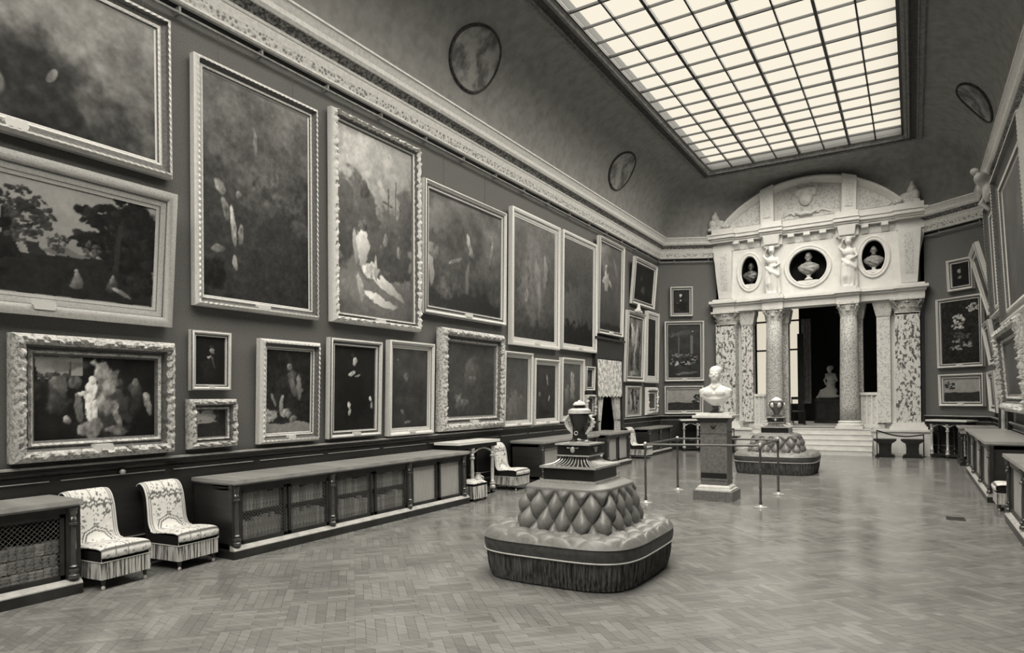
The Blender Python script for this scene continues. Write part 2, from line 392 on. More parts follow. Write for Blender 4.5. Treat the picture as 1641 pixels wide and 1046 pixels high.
# ------------------------------------------------------------------ the room shell
DL0, DL1, DZ = 15.78, 17.42, 2.75      # doorway in both long walls
DR0, DR1 = 16.95, 18.4
struct(MB().box(XL - .3, XR + .3, YB - .3, 22.4, -.2, 0), 'floor', M_floor)
def long_wall(name, x0, x1, d0, d1, ye):
    mb = MB().box(x0, x1, YB - .3, d0, 0, 7.1).box(x0, x1, d0, d1, DZ, 7.1).box(x0, x1, d1, ye, 0, 7.1)
    return struct(mb, name, M_cloth)
long_wall('wall_left', XL - .3, XL, DL0, DL1, 20.9)
long_wall('wall_right', XR, XR + .3, DR0, DR1, 20.65)
struct(MB().box(XL - .3, XR + .3, YB - .3, YB, 0, 7.1), 'wall_rear', M_cloth)
struct(MB().obox(CL0, CL1, 0, 7.1, 0, -.3), 'wall_corner_left', M_cloth)
struct(MB().obox(CR0, CR1, 0, 7.1, 0, -.3), 'wall_corner_right', M_cloth)
# dark passages behind the doorways
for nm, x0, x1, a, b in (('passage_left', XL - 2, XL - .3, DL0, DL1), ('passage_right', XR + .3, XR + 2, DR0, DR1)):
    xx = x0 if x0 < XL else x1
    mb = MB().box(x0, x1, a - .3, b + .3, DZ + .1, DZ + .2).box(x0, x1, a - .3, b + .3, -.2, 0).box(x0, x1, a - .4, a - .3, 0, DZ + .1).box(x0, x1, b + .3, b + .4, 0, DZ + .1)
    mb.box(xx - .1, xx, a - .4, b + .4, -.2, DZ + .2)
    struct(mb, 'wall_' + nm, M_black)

# dado, chair rail and its mouldings
def dado(path, name, gaps=()):
    mb = MB(); mb.sweep(path, [(0, 0), (.045, 0), (.045, .16), (.03, .19), (.02, .2), (.02, 1.02), (0, 1.02)])
    struct(mb, 'trim_dado_' + name, M_wains)
    mb = MB(); mb.sweep(path, [(0, 1.02), (.03, 1.03), (.05, 1.06), (.075, 1.075), (.075, 1.105), (.05, 1.115), (0, 1.12)])
    struct(mb, 'trim_chair_rail_' + name, M_wains)
    struct(MB().sweep(path, [(.05, 1.10), (.082, 1.10), (.082, 1.118), (.05, 1.124)]), 'trim_rail_bead_' + name, M_rail)
    mb = MB()
    P = [Vector(p) for p in path]
    for a, b in zip(P, P[1:]):
        L = (b - a).length; d = (b - a).normalized(); n = max(1, round(L / 1.15)); w = L / n
        for i in range(n):
            p = a + d * (i * w + .05); q = a + d * ((i + 1) * w - .05)
            for z0, z1 in ((.965, .975), (.30, .312)):
                mb.obox(p, q, z0, z1, .034, .02)
    struct(mb, 'trim_panel_bead_' + name, M_rail)
dado([(XL, YB), (XL, DL0 - .12)], 'left'); dado([(XL, DL1 + .12), CL0, (CL1[0] - .05, CL1[1] - .03)], 'left_corner')
dado([CR0, CR1, (XR, DR1 + .12)], 'right_corner'); dado([(XR, DR0 - .12), (XR, YB)], 'right')

# cornice: picture rail, ornamented frieze, leaf band and upper cove moulding
for nm, path in (('left', [(XL, YB), CL0, CL1]), ('right', [CR0, CR1, (XR, YB)])):
    struct(MB().sweep(path, [(0, 6.17), (.03, 6.17), (.05, 6.18), (.05, 6.2), (.0, 6.2)]), 'trim_cornice_foot_' + nm, M_wains)
    struct(MB().sweep(path, [(0, 6.2), (.10, 6.2), (.12, 6.22), (.12, 6.245), (.10, 6.25), (0, 6.25)]), 'trim_cornice_lip_' + nm, M_cornice)
    struct(MB().sweep(path, [(0, 6.25), (.09, 6.25), (.13, 6.36), (0, 6.36)]), 'trim_frieze_ornament_' + nm, M_cornorn)
    struct(MB().sweep(path, [(0, 6.36), (.13, 6.36), (.16, 6.45), (.15, 6.46), (.165, 6.47), (.18, 6.50), (0, 6.5)]), 'trim_frieze_' + nm, M_cornice)
    struct(MB().sweep(path, [(0, 6.5), (.17, 6.5), (.15, 6.52), (.19, 6.57), (.25, 6.6), (0, 6.6)]), 'trim_leaf_band_' + nm, M_cornleaf)
    struct(MB().sweep(path, [(0, 6.6), (.27, 6.6), (.30, 6.64), (.31, 6.7), (.36, 6.79), (.38, 6.8), (.38, 6.83), (0, 6.86)]), 'trim_cornice_crown_' + nm, M_cornice)
    P = path
    mb = MB().sweep(path, [(.07, 6.09), (.095, 6.09), (.095, 6.115), (.07, 6.115)])
    for a, b in zip(path, path[1:]):
        a = Vector(a); b = Vector(b); L = (b - a).length; d = (b - a).normalized()
        for i in range(int(L / 1.1) + 1):
            p = a + d * min(L - .05, .5 + i * 1.1); mb.obox(p, p + d * .025, 6.085, 6.17, .098, 0)
    o = mb.build('picture_rail', M_curb); tag(o, None, None, None, 'structure'); o.name = 'trim_picture_rail_' + nm

# coved ceiling up to the skylight
UX0, UX1, UY = -5.5, .2, 20.5
def archz(x):
    d = abs(x + 2.7)
    return 4.935 + math.sqrt(3.345 ** 2 - d * d) if d < 2.5 else 0
low, up, zs = [], [], []
for i in range(14): y = YB + (20.87 - YB) * i / 13; low.append((XL + .13, y)); up.append((UX0, YB + (UY - YB) * i / 13)); zs.append(6.8)
for i in range(1, 7): t = i / 6; low.append((XL + .13 + (CL1[0] - XL - .13) * t, 20.87 + (21.8 - 20.87) * t)); up.append((UX0 + .6 * t, UY)); zs.append(6.8)
for i in range(1, 33):
    t = i / 32; x = CL1[0] + (CR0[0] - CL1[0]) * t; low.append((x, 21.8)); up.append((UX0 + .6 + (UX1 - UX0 - 1.2) * t, UY)); zs.append(min(8.38, max(6.8, archz(x) + .06)))
for i in range(1, 7): t = i / 6; low.append((CR0[0] + (XR - .13 - CR0[0]) * t, 21.8 + (20.62 - 21.8) * t)); up.append((UX1 - .6 + .6 * t, UY)); zs.append(6.8)
for i in range(1, 14): t = i / 13; low.append((XR - .13, 20.62 + (YB - 20.62) * t)); up.append((UX1, UY + (YB - UY) * t)); zs.append(6.8)
rows = []
for (lx, ly), (ux, uy), z in zip(low, up, zs):
    r = [(lx, ly, 6.7)]
    for k in range(15):
        t = k / 14 * math.pi / 2; a = (1 - math.cos(t)) ** 1.0
        r.append((lx + (ux - lx) * a, ly + (uy - ly) * a, z + (8.5 - z) * math.sin(t)))
    rows.append(r)
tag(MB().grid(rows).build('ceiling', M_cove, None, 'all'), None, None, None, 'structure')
struct(MB().box(XL, XR, YB - .2, YB, 6.6, 9.2), 'wall_rear_gable', M_cove)
def inrect(o, z):   # rectangle of the skylight surround, o = distance inside its outer line
    return [(UX0 + o, YB, z), (UX0 + o, UY - o * .9, z), (UX1 - o, UY - o * .9, z), (UX1 - o, YB, z)]
def surround(prof, name, m):
    rows = [inrect(o, z) for o, z in prof]
    o = MB().grid(rows).build(name, m); tag(o, None, None, None, 'structure')
surround([(-.08, 8.47), (-.05, 8.44), (0, 8.43), (.02, 8.46), (.04, 8.44), (.06, 8.46)], 'trim_skylight_outer', M_curb)
surround([(.06, 8.46), (.10, 8.49), (.17, 8.5), (.2, 8.48)], 'trim_skylight_dark_band', M_curbdark)
surround([(.2, 8.48), (.22, 8.44), (.25, 8.46), (.28, 8.44), (.30, 8.47), (.34, 8.5), (.37, 8.54)], 'trim_skylight_inner', M_curb)
GX0, GX1, GY = -5.16, -.17, 20.15
bars = MB(); main = MB()
for i in range(9):
    x = GX0 + (GX1 - GX0) * i / 8; w = .028 if i % 2 == 0 else .016
    (main if i % 2 == 0 else bars).box(x - w, x + w, YB, GY, 8.50 if i % 2 == 0 else 8.52, 8.58)
y = GY; i = 0
while y > YB:
    w = .02 if i % 3 == 1 else .011
    (main if i % 3 == 1 else bars).box(GX0, GX1, y - w, y + w, 8.525, 8.575); y -= .60; i += 1
panes = MB().box(GX0 - .05, GX1 + .05, YB, GY + .05, 8.56, 8.565)
w1 = struct(panes, 'window_1', M_glass)
tag(main.build('glazing_bar_main', M_iron, w1), kind='structure'); tag(bars.build('glazing_bar', M_iron, w1), kind='structure')
# roof closing the space round the glass
mb = MB().box(XL - .3, GX0, YB - .3, 22.4, 8.62, 8.8).box(GX1, XR + .3, YB - .3, 22.4, 8.62, 8.8).box(GX0, GX1, GY, 22.4, 8.62, 8.8)
mb.box(XL - .4, XL - .3, YB - .3, 22.4, 6.8, 8.8).box(XR + .3, XR + .4, YB - .3, 22.4, 6.8, 8.8).box(XL - .3, XR + .3, YB - .4, YB - .2, 6.8, 8.8)
struct(mb, 'ceiling_roof', M_black)
# round relief medallions in the cove
def cove_at(z, side):
    t = math.asin((z - 6.8) / 1.7); a = 1 - math.cos(t)
    x = (XL + .13 + (UX0 - XL - .13) * a) if side < 0 else (XR - .13 + (UX1 - XR + .13) * a)
    dx = ((UX0 - XL - .13) if side < 0 else (UX1 - XR + .13)) * math.sin(t); dz = 1.7 * math.cos(t)
    d = Vector((dx, 0, dz)).normalized(); n = Vector((d.z, 0, -d.x)) if side < 0 else Vector((-d.z, 0, d.x))
    return Vector((x, 0, z)), d, n
def medallion(y, z, side, r, label):
    c, d, n = cove_at(z, side); c.y = y
    A = ((UX0 - XL - .13) if side < 0 else (UX1 - XR + .13)); t0 = math.asin((z - 6.8) / 1.7); x0 = XL + .13 if side < 0 else XR - .13
    spd = math.sqrt((A * math.sin(t0)) ** 2 + (1.7 * math.cos(t0)) ** 2)
    def P(u, v, hh):
        tt = t0 + v / spd; nn = Vector((1.7 * math.cos(tt) * (1 if side < 0 else -1), 0, -abs(A) * math.sin(tt))).normalized()
        return tuple(Vector((x0 + A * (1 - math.cos(tt)), y + u, 6.8 + 1.7 * math.sin(tt))) + nn * hh - c)
    t = empty('ceiling_medallion', c, 0, label, 'relief', 'round reliefs in the coved ceiling')
    U = Vector((0, 1, 0)); mb = MB(); rows = []
    for k in range(49):
        a = 2 * math.pi * k / 48
        rows.append([P(r * q * math.cos(a), r * q * math.sin(a) * .84, hh) for q, hh in ((1.04, -.04), (1.03, .03), (1.0, .05), (.96, .04), (.95, .01))])
    mb.grid(rows); mb.build('rim', M_curbdark, t, 'all')
    mb = MB(); rows = []; rs = np.random.RandomState(int(y * 10))
    for i in range(25):
        q = i / 24 * .97; row = []
        for k in range(65):
            a = 2 * math.pi * k / 64; u = q * math.cos(a); v = q * math.sin(a)
            hgt = .02 + .09 * max(0, float(fnoise(np.array([u * 3.2 + 9]), np.array([v * 3.2 + y]), 5, 3)[0]) - .42) * (1 - q ** 4)
            row.append(P(r * u, r * v * .84, hgt))
        rows.append(row)
    mb.grid(rows); mb.build('relief_scene', M_covefig, t, 'all')
medallion(9.78, 7.84, -1, .66, 'large round relief with figures in the cove above the tallest paintings')
medallion(16.7, 7.84, -1, .62, 'smaller looking round relief low in the cove near the end of the left wall')
medallion(17.2, 7.95, 1, .62, 'round relief in the cove above the right wall')

# ------------------------------------------------------------------ the marble portal of the end wall
YF = 21.75
portal = empty('marble_portal', (0, YF, 0), 0, 'white carved marble portal with arch, columns and round niches filling the end wall', 'portal')
def pp(mb, name, m, smooth=False, parent=portal): return mb.build(name, m, parent, smooth)
CXL, CXR = -3.68, -1.61
def with_holes(outline, holes, y0, y1, jamb=True):
    bm = bmesh.new(); es = []
    for loop in [outline] + holes:
        vs = [bm.verts.new((p[0], y0, p[1])) for p in loop]
        es += [bm.edges.new((vs[i], vs[(i + 1) % len(vs)])) for i in range(len(vs))]
    bmesh.ops.triangle_fill(bm, use_beauty=True, edges=es)
    bm.verts.index_update(); mb = MB(); mb.add([v.co[:] for v in bm.verts], [[v.index for v in f.verts] for f in bm.faces]); bm.free()
    for loop in holes + [outline]:
        n = len(loop); mb.add([(p[0], y0, p[1]) for p in loop] + [(p[0], y1, p[1]) for p in loop], [(i, (i + 1) % n, n + (i + 1) % n, n + i) for i in range(n)])
    return mb
def oval(cx, cz, rx, rz, n=36): return [(cx + rx * math.cos(2 * math.pi * i / n), cz + rz * math.sin(2 * math.pi * i / n)) for i in range(n)]
NI = [(-4.37, 5.62, .26, .49, 'left oval'), (-2.69, 5.60, .53, .52, 'round'), (-.95, 5.68, .30, .48, 'right oval')]
# attic storey with scrolled outer edges
out = [(-5.30, 4.75), (.10, 4.75), (.12, 5.1), (.16, 5.5), (.24, 5.95), (.30, 6.2), (.30, 6.35), (-5.5, 6.35), (-5.5, 6.2), (-5.44, 5.95), (-5.36, 5.5), (-5.32, 5.1)]
pp(with_holes(out, [oval(*q[:4]) for q in NI], -.1, .45), 'attic_wall', M_marble)
for q in NI:
    mb = MB(); rows = []
    for k in range(49):
        a = 2 * math.pi * k / 48
        rows.append([(q[0] + (q[2] + o) * math.cos(a), y, q[1] + (q[3] + o) * math.sin(a)) for o, y in ((.14, -.1), (.13, -.14), (.09, -.15), (.07, -.12), (.04, -.15), (.0, -.14), (-.01, -.09))])
    pp(mb.grid(rows), 'niche_moulding', M_marble, 'all')
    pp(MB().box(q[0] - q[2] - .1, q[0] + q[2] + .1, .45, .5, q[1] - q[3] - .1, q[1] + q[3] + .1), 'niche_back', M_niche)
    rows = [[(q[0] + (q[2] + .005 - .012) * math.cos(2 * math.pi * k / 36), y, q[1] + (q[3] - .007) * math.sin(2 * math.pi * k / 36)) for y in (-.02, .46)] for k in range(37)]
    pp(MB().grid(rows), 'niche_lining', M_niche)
# entablature, broken forward over the columns
def ressaut(mb, z0, z1, y, proj=.0, xs=((CXL, .3), (CXR, .3)), ext=0):
    mb.box(-5.5 - ext, .3 + ext, y, .45, z0, z1)
    for cx, hw in xs: mb.box(cx - hw - ext * .5, cx + hw + ext * .5, y - .16, y, z0, z1)
    for cx in (-5.17, -.03): mb.box(cx - .33 - ext, cx + .33 + ext, y - .1, y, z0, z1)
    return mb
mb = MB(); ressaut(mb, 6.35, 6.62, -.06); ressaut(mb, 6.62, 6.68, -.22, ext=.03); ressaut(mb, 6.68, 6.74, -.26, ext=.05); ressaut(mb, 6.74, 6.84, -.32, ext=.08); ressaut(mb, 6.84, 6.88, -.35, ext=.10); ressaut(mb, 6.88, 7.06, -.18)
pp(mb, 'upper_cornice', M_marble)
for x in (-3.13, -2.69, -2.25, -4.75, -4.3, -1.15, -.65):
    pp(MB().prism([(-.06, 6.61), (-.28, 6.61), (-.28, 6.53), (-.2, 6.50), (-.12, 6.38), (-.06, 6.36)], 'x', x - .09, x + .09), 'corbel', M_marble)
# the panels between the corbels carry shallow carving
mb = MB()
for a, b in ((-4.72, -4.05), (-3.32, -2.0), (-1.25, -.42)): mb.box(a, b, -.085, -.06, 6.37, 6.58)
pp(mb, 'carved_frieze_panel', M_relief)
mb = MB(); ressaut(mb, 4.42, 4.62, -.12); ressaut(mb, 4.62, 4.68, -.2, ext=.04); ressaut(mb, 4.68, 4.76, -.27, ext=.09); ressaut(mb, 4.76, 4.82, -.16)
pp(mb, 'lower_cornice', M_marble)
# curved pediment
A = [(x, archz(x)) for x in np.linspace(-5.19, -.21, 33)]
pp(MB().prism([(-5.19, 7.04)] + A + [(-.21, 7.04)], 'y', -.05, .4), 'tympanum', M_arch)
rows = []
for x in np.linspace(-5.19, -.21, 41):
    z = archz(x); d = Vector((x + 2.7, z - 4.935)).normalized()
    rows.append([(x + d.x * o, y, z + d.y * o) for o, y in ((.03, .4), (.03, -.2), (.0, -.24), (-.05, -.22), (-.09, -.14), (-.14, -.12), (-.18, -.05))])
pp(MB().grid(rows), 'arch_moulding', M_arch, 'all')
for x in (-3.8, -1.55):
    z = archz(x); d = Vector((x + 2.7, z - 4.935)).normalized(); e = Vector((d.y, -d.x))
    pts = [(x - .19, 7.04), (x + .19, 7.04)] + [tuple(Vector((x, z)) + d * .05 + e * s) for s in (.2, -.2)]
    pp(MB().prism(pts, 'y', -.28, -.04), 'arch_rib', M_arch)
    pp(MB().prism([(x - .1, 7.2), (x + .1, 7.2), (x + .1 + d.x * .1, z - .2), (x - .1 + d.x * .1, z - .2)], 'y', -.3, -.28), 'rib_panel', M_relief)
# carved trophies of the pediment
mb = MB()
mb.prism([(x, max(7.12, min(archz(x) - .22, 7.12 + 2))) for x in np.linspace(-5.0, -4.05, 9)] + [(-4.05, 7.1), (-4.9, 7.1)], 'y', -.075, -.05)
mb.prism([(x, archz(x) - .22) for x in np.linspace(-3.55, -1.8, 15)] + [(-1.8, 7.1), (-3.55, 7.1)], 'y', -.075, -.05)
mb.prism([(x, archz(x) - .22) for x in np.linspace(-1.3, -.45, 9)] + [(-.55, 7.1), (-1.3, 7.1)], 'y', -.075, -.05)
pp(mb, 'pediment_carving', M_relief)
sculpt('carved_mask', [('e', (-2.72, -.12, 7.68), (.19, .12, .24)), ('e', (-2.72, -.22, 7.66), (.035, .06, .07)), ('e', (-2.72, -.12, 7.92), (.28, .08, .07)), ('e', (-2.95, -.1, 7.85), (.08, .07, .12)), ('e', (-2.49, -.1, 7.85), (.08, .07, .12)),
    ('e', (-2.79, -.23, 7.74), (.04, .03, .02)), ('e', (-2.65, -.23, 7.74), (.04, .03, .02)), ('e', (-2.72, -.22, 7.56), (.06, .03, .02)),
    ('c', [(-3.05, -.1, 7.32), (-2.85, -.14, 7.2), (-2.72, -.15, 7.24), (-2.59, -.14, 7.2), (-2.39, -.1, 7.32)], [.05, .06, .07, .06, .05]),
    ('c', [(-3.4, -.08, 7.18), (-3.15, -.1, 7.3), (-3.05, -.1, 7.2)], [.03, .05, .04]), ('c', [(-2.05, -.08, 7.18), (-2.3, -.1, 7.3), (-2.39, -.1, 7.2)], [.03, .05, .04])] +
    [('e', (-2.72 + .3 * math.cos(R(a)), -.1, 8.0 + .1 * math.sin(R(a))), (.05, .05, .07)) for a in (0, 60, 120, 180)], .022, M_arch, portal)
for sx in (-1, 1):
    x = -2.7 + sx * 2.72
    sculpt('scroll_finial', [('e', (x, -.1, 7.42), (.13, .12, .16)), ('e', (x, -.1, 7.62), (.06, .06, .12)), ('e', (x - sx * .16, -.1, 7.25), (.16, .12, .13)), ('e', (x + sx * .08, -.12, 7.28), (.12, .12, .16)), ('b', (x - .2, x + .2, -.24, .1, 7.04, 7.14)),
        ('e', (x, -.22, 7.48), (.09, .05, .09)), ('e', (x - sx * .34, -.1, 7.16), (.14, .1, .08))], .024, M_relief, portal, smooth_it=3)
# scrolled end pilasters of the attic and their panels
for cx, sg in ((-5.13, -1), (-.07, 1)):
    rows = []
    for k in range(13):
        t = k / 12; z = 4.85 + 1.5 * t; bulge = .10 * math.sin(t * math.pi * .9) + .14 * t * t; wd = .2 + .08 * t
        rows.append([(cx - wd + sg * .02 * t, -.1, z), (cx - wd + sg * .02 * t, -.14 - bulge, z), (cx + wd + sg * .02 * t, -.14 - bulge, z), (cx + wd + sg * .02 * t, -.1, z)])
    pp(MB().grid(rows), 'scroll_pilaster', M_marble)
    rows = [[(cx - .1, -.15 - (.10 * math.sin(t * math.pi * .9) + .14 * t * t), 4.85 + 1.5 * t), (cx + .1, -.15 - (.10 * math.sin(t * math.pi * .9) + .14 * t * t), 4.85 + 1.5 * t)] for t in [i / 12 for i in range(2, 12)]]
    pp(MB().grid(rows), 'pilaster_panel', M_relief)
# console blocks over the caryatids and the caryatids
for i, cx in enumerate((CXL, CXR)):
    pp(MB().frustum(cx, -.2, 6.36, 6.62, .2, .16, .24, .2).box(cx - .22, cx + .22, -.3, -.06, 6.28, 6.36), 'console_block', M_marble)
    s = 1 if i else -1; X = cx + (.04 if i else 0)
    prims = [('e', (X, -.32, 6.17), (.085, .095, .115)), ('c', [(X, -.3, 6.08), (X, -.28, 5.98)], [.05, .06]),
        ('e', (X, -.28, 5.86), (.17, .11, .13)), ('e', (X + .02, -.28, 5.66), (.13, .1, .16)), ('e', (X, -.27, 5.5), (.16, .12, .14)),
        ('c', [(X - .06, -.28, 5.42), (X - .09, -.33, 5.15), (X - .06, -.26, 4.9)], [.1, .075, .055]), ('c', [(X + .07, -.28, 5.42), (X + .1, -.28, 5.15), (X + .09, -.28, 4.9)], [.1, .07, .055]),
        ('c', [(X - .15, -.28, 5.92), (X - .24, -.26, 6.02), (X - .14, -.3, 6.24)], [.055, .048, .035]), ('c', [(X + .16, -.28, 5.92), (X + .22, -.32, 5.74), (X + .1, -.4, 5.66)], [.055, .045, .035]),
        ('e', (X - .06, -.34, 4.86), (.05, .09, .03)), ('e', (X + .09, -.34, 4.86), (.05, .09, .03)), ('c', [(X + .18, -.25, 5.7), (X + .16, -.22, 5.2), (X + .2, -.2, 4.88)], [.06, .07, .06]),
        ('c', [(X - .16, -.26, 5.66), (X, -.38, 5.5), (X + .17, -.32, 5.40)], [.06, .065, .06]), ('c', [(X - .13, -.3, 5.5), (X - .16, -.28, 5.15), (X - .14, -.26, 4.88)], [.07, .08, .07]), ('c', [(X + .02, -.34, 5.42), (X + .03, -.33, 5.1), (X + .02, -.28, 4.88)], [.07, .05, .05]), ('e', (X, -.3, 6.26), (.1, .1, .06)), ('e', (X, -.42, 6.15), (.018, .025, .03))]
    sculpt('caryatid_figure', prims, .02, M_marble, portal, smooth_it=3)
    pp(MB().box(cx - .24, cx + .24, -.42, -.1, 4.76, 4.86), 'figure_plinth', M_marble)
# columns with capitals
def capital(x, y, z, r, hw, n=8, m=None, parent=None):
    mb = MB().lathe([(r * .98, z), (r * 1.02, z + .02), (r * .98, z + .04), (r * 1.05, z + .12), (r * 1.12, z + .26), (r * 1.25, z + .36)], x, y, 20)
    for row, (zz, rr, hh) in enumerate(((z + .04, r * 1.02, .15), (z + .15, r * 1.08, .16))):
        for k in range(n):
            a = 2 * math.pi * (k + row * .5) / n; d = Vector((math.cos(a), math.sin(a), 0)); e = Vector((-d.y, d.x, 0)); w = r * .3
            c = Vector((x, y, 0)) + d * rr
            pts = [c - e * w + Vector((0, 0, zz)), c + e * w + Vector((0, 0, zz)), c + e * w * .9 + d * .03 + Vector((0, 0, zz + hh * .7)), c - e * w * .9 + d * .03 + Vector((0, 0, zz + hh * .7)),
                   c + e * w * .4 + d * .1 + Vector((0, 0, zz + hh)), c - e * w * .4 + d * .1 + Vector((0, 0, zz + hh)), c + d * .11 + Vector((0, 0, zz + hh * .85))]
            mb.add(pts, [(0, 1, 2, 3), (3, 2, 4, 5), (5, 4, 6)])
    for a in (45, 135, 225, 315):
        d = Vector((math.cos(R(a)), math.sin(R(a)), 0)); c = Vector((x, y, z + .33)) + d * r * 1.5
        mb.ell(c, (.05, .05, .05), 8, 6); mb.tube([Vector((x, y, z + .2)) + d * r * 1.1, c], [.02, .035], 6)
    mb.box(x - hw, x + hw, y - hw, y + hw, z + .37, z + .43)
    return mb
for cx in (CXL, CXR):
    cy = -.02
    shaft = MB().lathe([(.265, .95), (.262, 1.4), (.255, 2.2), (.24, 3.1), (.225, 4.0)], cx, cy, 24)
    s = pp(shaft, 'column', M_grot2, 'all'); tag(s, 'mottled carved marble column shaft')
    pp(capital(cx, cy, 3.99, .225, .3), 'capital', M_relief, parent=s)
    pp(MB().box(cx - .36, cx + .36, cy - .36, cy + .36, .72, .80).lathe([(.35, .80), (.36, .83), (.35, .86), (.31, .875), (.30, .90), (.32, .92), (.31, .94), (.27, .96)], cx, cy, 24), 'column_base', M_marble, 's', s)
    # square pier standing behind each column
    b = pp(MB().box(cx - .02, cx + .34, cy + .42, cy + .78, .85, 4.0), 'rear_pilaster', M_grot2)
    pp(MB().frustum(cx + .16, cy + .6, 3.99, 4.42, .2, .2, .27, .27), 'capital', M_relief, parent=b)
    pp(MB().frustum(cx + .16, cy + .6, .72, .86, .26, .26, .2, .2), 'column_base', M_marble, parent=b)
for cx, sg in ((-5.12, -1), (-.13, 1)):
    s = pp(MB().box(cx - .30, cx + .30, -.2, .5, .9, 4.0), 'corner_pier', M_grot)
    mb = capital(cx, .1, 3.99, .31, .42, 10).box(cx - .31, cx + .31, -.2, .5, 3.96, 4.02)
    pp(mb, 'capital', M_relief, parent=s)
    pp(MB().box(cx - .46, cx + .46, -.34, .55, .72, .80).box(cx - .42, cx + .42, -.29, .5, .8, .85).box(cx - .38, cx + .38, -.25, .5, .85, .92), 'column_base', M_marble, parent=s)
    px = cx - sg * .60
    s = pp(MB().box(px - .17, px + .17, .12, .5, .9, 4.0), 'inner_pilaster', M_grot if sg < 0 else M_relief)
    pp(MB().frustum(px, .3, 3.98, 4.36, .18, .2, .27, .28).box(px - .28, px + .28, .02, .5, 4.36, 4.42), 'capital', M_relief, parent=s)
    # filler jamb between pier and pilaster
    pp(MB().box(min(px, cx), max(px, cx), .3, .5, .72, 4.42), 'jamb', M_marble)
    # carved parapet panel
    a, b = sorted((px - sg * .02, px - sg * .62)); 
    s = pp(MB().box(a, b, .28, .42, .80, 1.70), 'parapet_panel', M_relief)
    mb = MB().box(a - .03, b + .03, .22, .48, 1.70, 1.78).box(a - .03, b + .03, .22, .48, .72, .84)
    for x in np.linspace(a + .04, b - .04, 5): mb.box(x - .02, x + .02, .24, .28, .84, 1.70)
    pp(mb, 'parapet_moulding', M_marble, parent=s)
# podium blocks and the flight of steps
for a, b, nm in ((-5.62, -4.32, 'left'), (-1.02, .42, 'right')):
    o = struct(MB().box(a, b, 21.33, 22.4, 0, .66).box(a - .03, b + .03, 21.29, 22.4, .66, .72).box(a - .02, b + .02, 21.30, 22.4, 0, .08), 'trim_podium_' + nm, M_marble)
st = MB()
for i in range(5): st.box(-4.34, -1.0, 20.80 + .15 * i, 22.4, .144 * i, .144 * (i + 1) - .02).box(-4.34, -1.0, 20.785 + .15 * i, 22.4, .144 * (i + 1) - .02, .144 * (i + 1))
o = st.build('stone_steps', M_stepst); tag(o, 'flight of five pale stone steps rising to the marble portal', 'steps')

# busts in the niches
def bust(name, label, loc, s, m, base_m, seed=0, cat='bust', armor=True, parts_dark=None, group=None, rz=0):
    t = empty(name, loc, rz, label, cat, group)
    q = lambda *a: tuple(x * s for x in a)
    pr = [('e', q(0, -.01, .62), q(.085, .105, .125)), ('e', q(0, -.03, .56), q(.065, .085, .09)), ('e', q(0, -.125, .60), q(.016, .03, .035)), ('e', q(0, -.10, .545), q(.035, .025, .014)),
          ('e', q(0, -.095, .505), q(.04, .03, .03)), ('e', q(.088, 0, .60), q(.014, .025, .035)), ('e', q(-.088, 0, .60), q(.014, .025, .035)), ('e', q(-.035, -.10, .635), q(.03, .015, .012)), ('e', q(.035, -.10, .635), q(.03, .015, .012)),
          ('c', [q(0, .01, .52), q(0, .01, .42)], [.06 * s, .07 * s]), ('t', s, [(.09, .04, .04, 0), (.13, .07, .06, 0), (.17, .14, .10, 0), (.22, .20, .115, -.01), (.26, .255, .12, 0), (.31, .27, .12, -.01), (.36, .27, .11, 0), (.40, .22, .10, 0), (.43, .15, .09, 0), (.47, .085, .075, 0)])]
    if armor: pr += [('c', [q(-.2, -.05, .36), q(-.05, -.13, .27), q(.12, -.12, .2)], [.03 * s, .035 * s, .03 * s]), ('c', [q(-.16, -.06, .41), q(0, -.1, .37), q(.16, -.06, .41)], [.025 * s, .03 * s, .025 * s])]
    sculpt('bust_figure', pr, .011 * s, m, t, smooth_it=2)
    MB().lathe([(.10 * s, 0), (.105 * s, .02 * s), (.07 * s, .045 * s), (.04 * s, .075 * s), (.055 * s, .10 * s), (.06 * s, .12 * s)], 0, 0, 20).build('socle', base_m, t, 's')
    return t
bust('niche_bust', 'dark bust in the left oval niche of the portal', (-4.37, YF + .12, 5.24), .95, M_bronze, M_niche)
bust('niche_bust', 'grey draped bust in the round central niche of the portal', (-2.69, YF + .10, 5.24), 1.12, M_bronzed, M_marble)
bust('niche_bust', 'grey bust on white base in the right oval niche of the portal', (-.95, YF + .12, 5.30), .98, M_bronzed, M_marble)
for q, hw in ((NI[0], .2), (NI[1], .28), (NI[2], .22)):
    z = q[1] - q[3] + .02; MB().prism([(q[0] - hw, z + .09), (q[0] + hw, z + .09), (q[0] + hw * .8, z - .0), (q[0] - hw * .8, z - .0)], 'y', -.12, .3).build('niche_shelf', M_marble, portal)

# ------------------------------------------------------------------ rotunda seen through the portal
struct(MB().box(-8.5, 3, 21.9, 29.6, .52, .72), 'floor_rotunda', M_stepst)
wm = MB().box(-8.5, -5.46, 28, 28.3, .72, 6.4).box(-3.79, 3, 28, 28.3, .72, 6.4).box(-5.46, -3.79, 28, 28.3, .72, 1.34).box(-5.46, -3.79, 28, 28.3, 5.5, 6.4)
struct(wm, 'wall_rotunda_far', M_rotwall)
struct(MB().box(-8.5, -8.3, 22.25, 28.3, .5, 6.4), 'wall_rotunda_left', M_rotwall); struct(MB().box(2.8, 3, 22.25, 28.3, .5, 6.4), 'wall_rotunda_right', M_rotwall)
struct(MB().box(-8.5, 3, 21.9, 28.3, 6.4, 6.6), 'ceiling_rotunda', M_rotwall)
struct(MB().box(-8.5, -5.3, 22.26, 22.4, -.1, 6.5).box(.2, 3, 22.26, 22.4, -.1, 6.5).box(-8.5, 3, 22.26, 22.4, 4.5, 8.7), 'wall_far', M_rotwall)
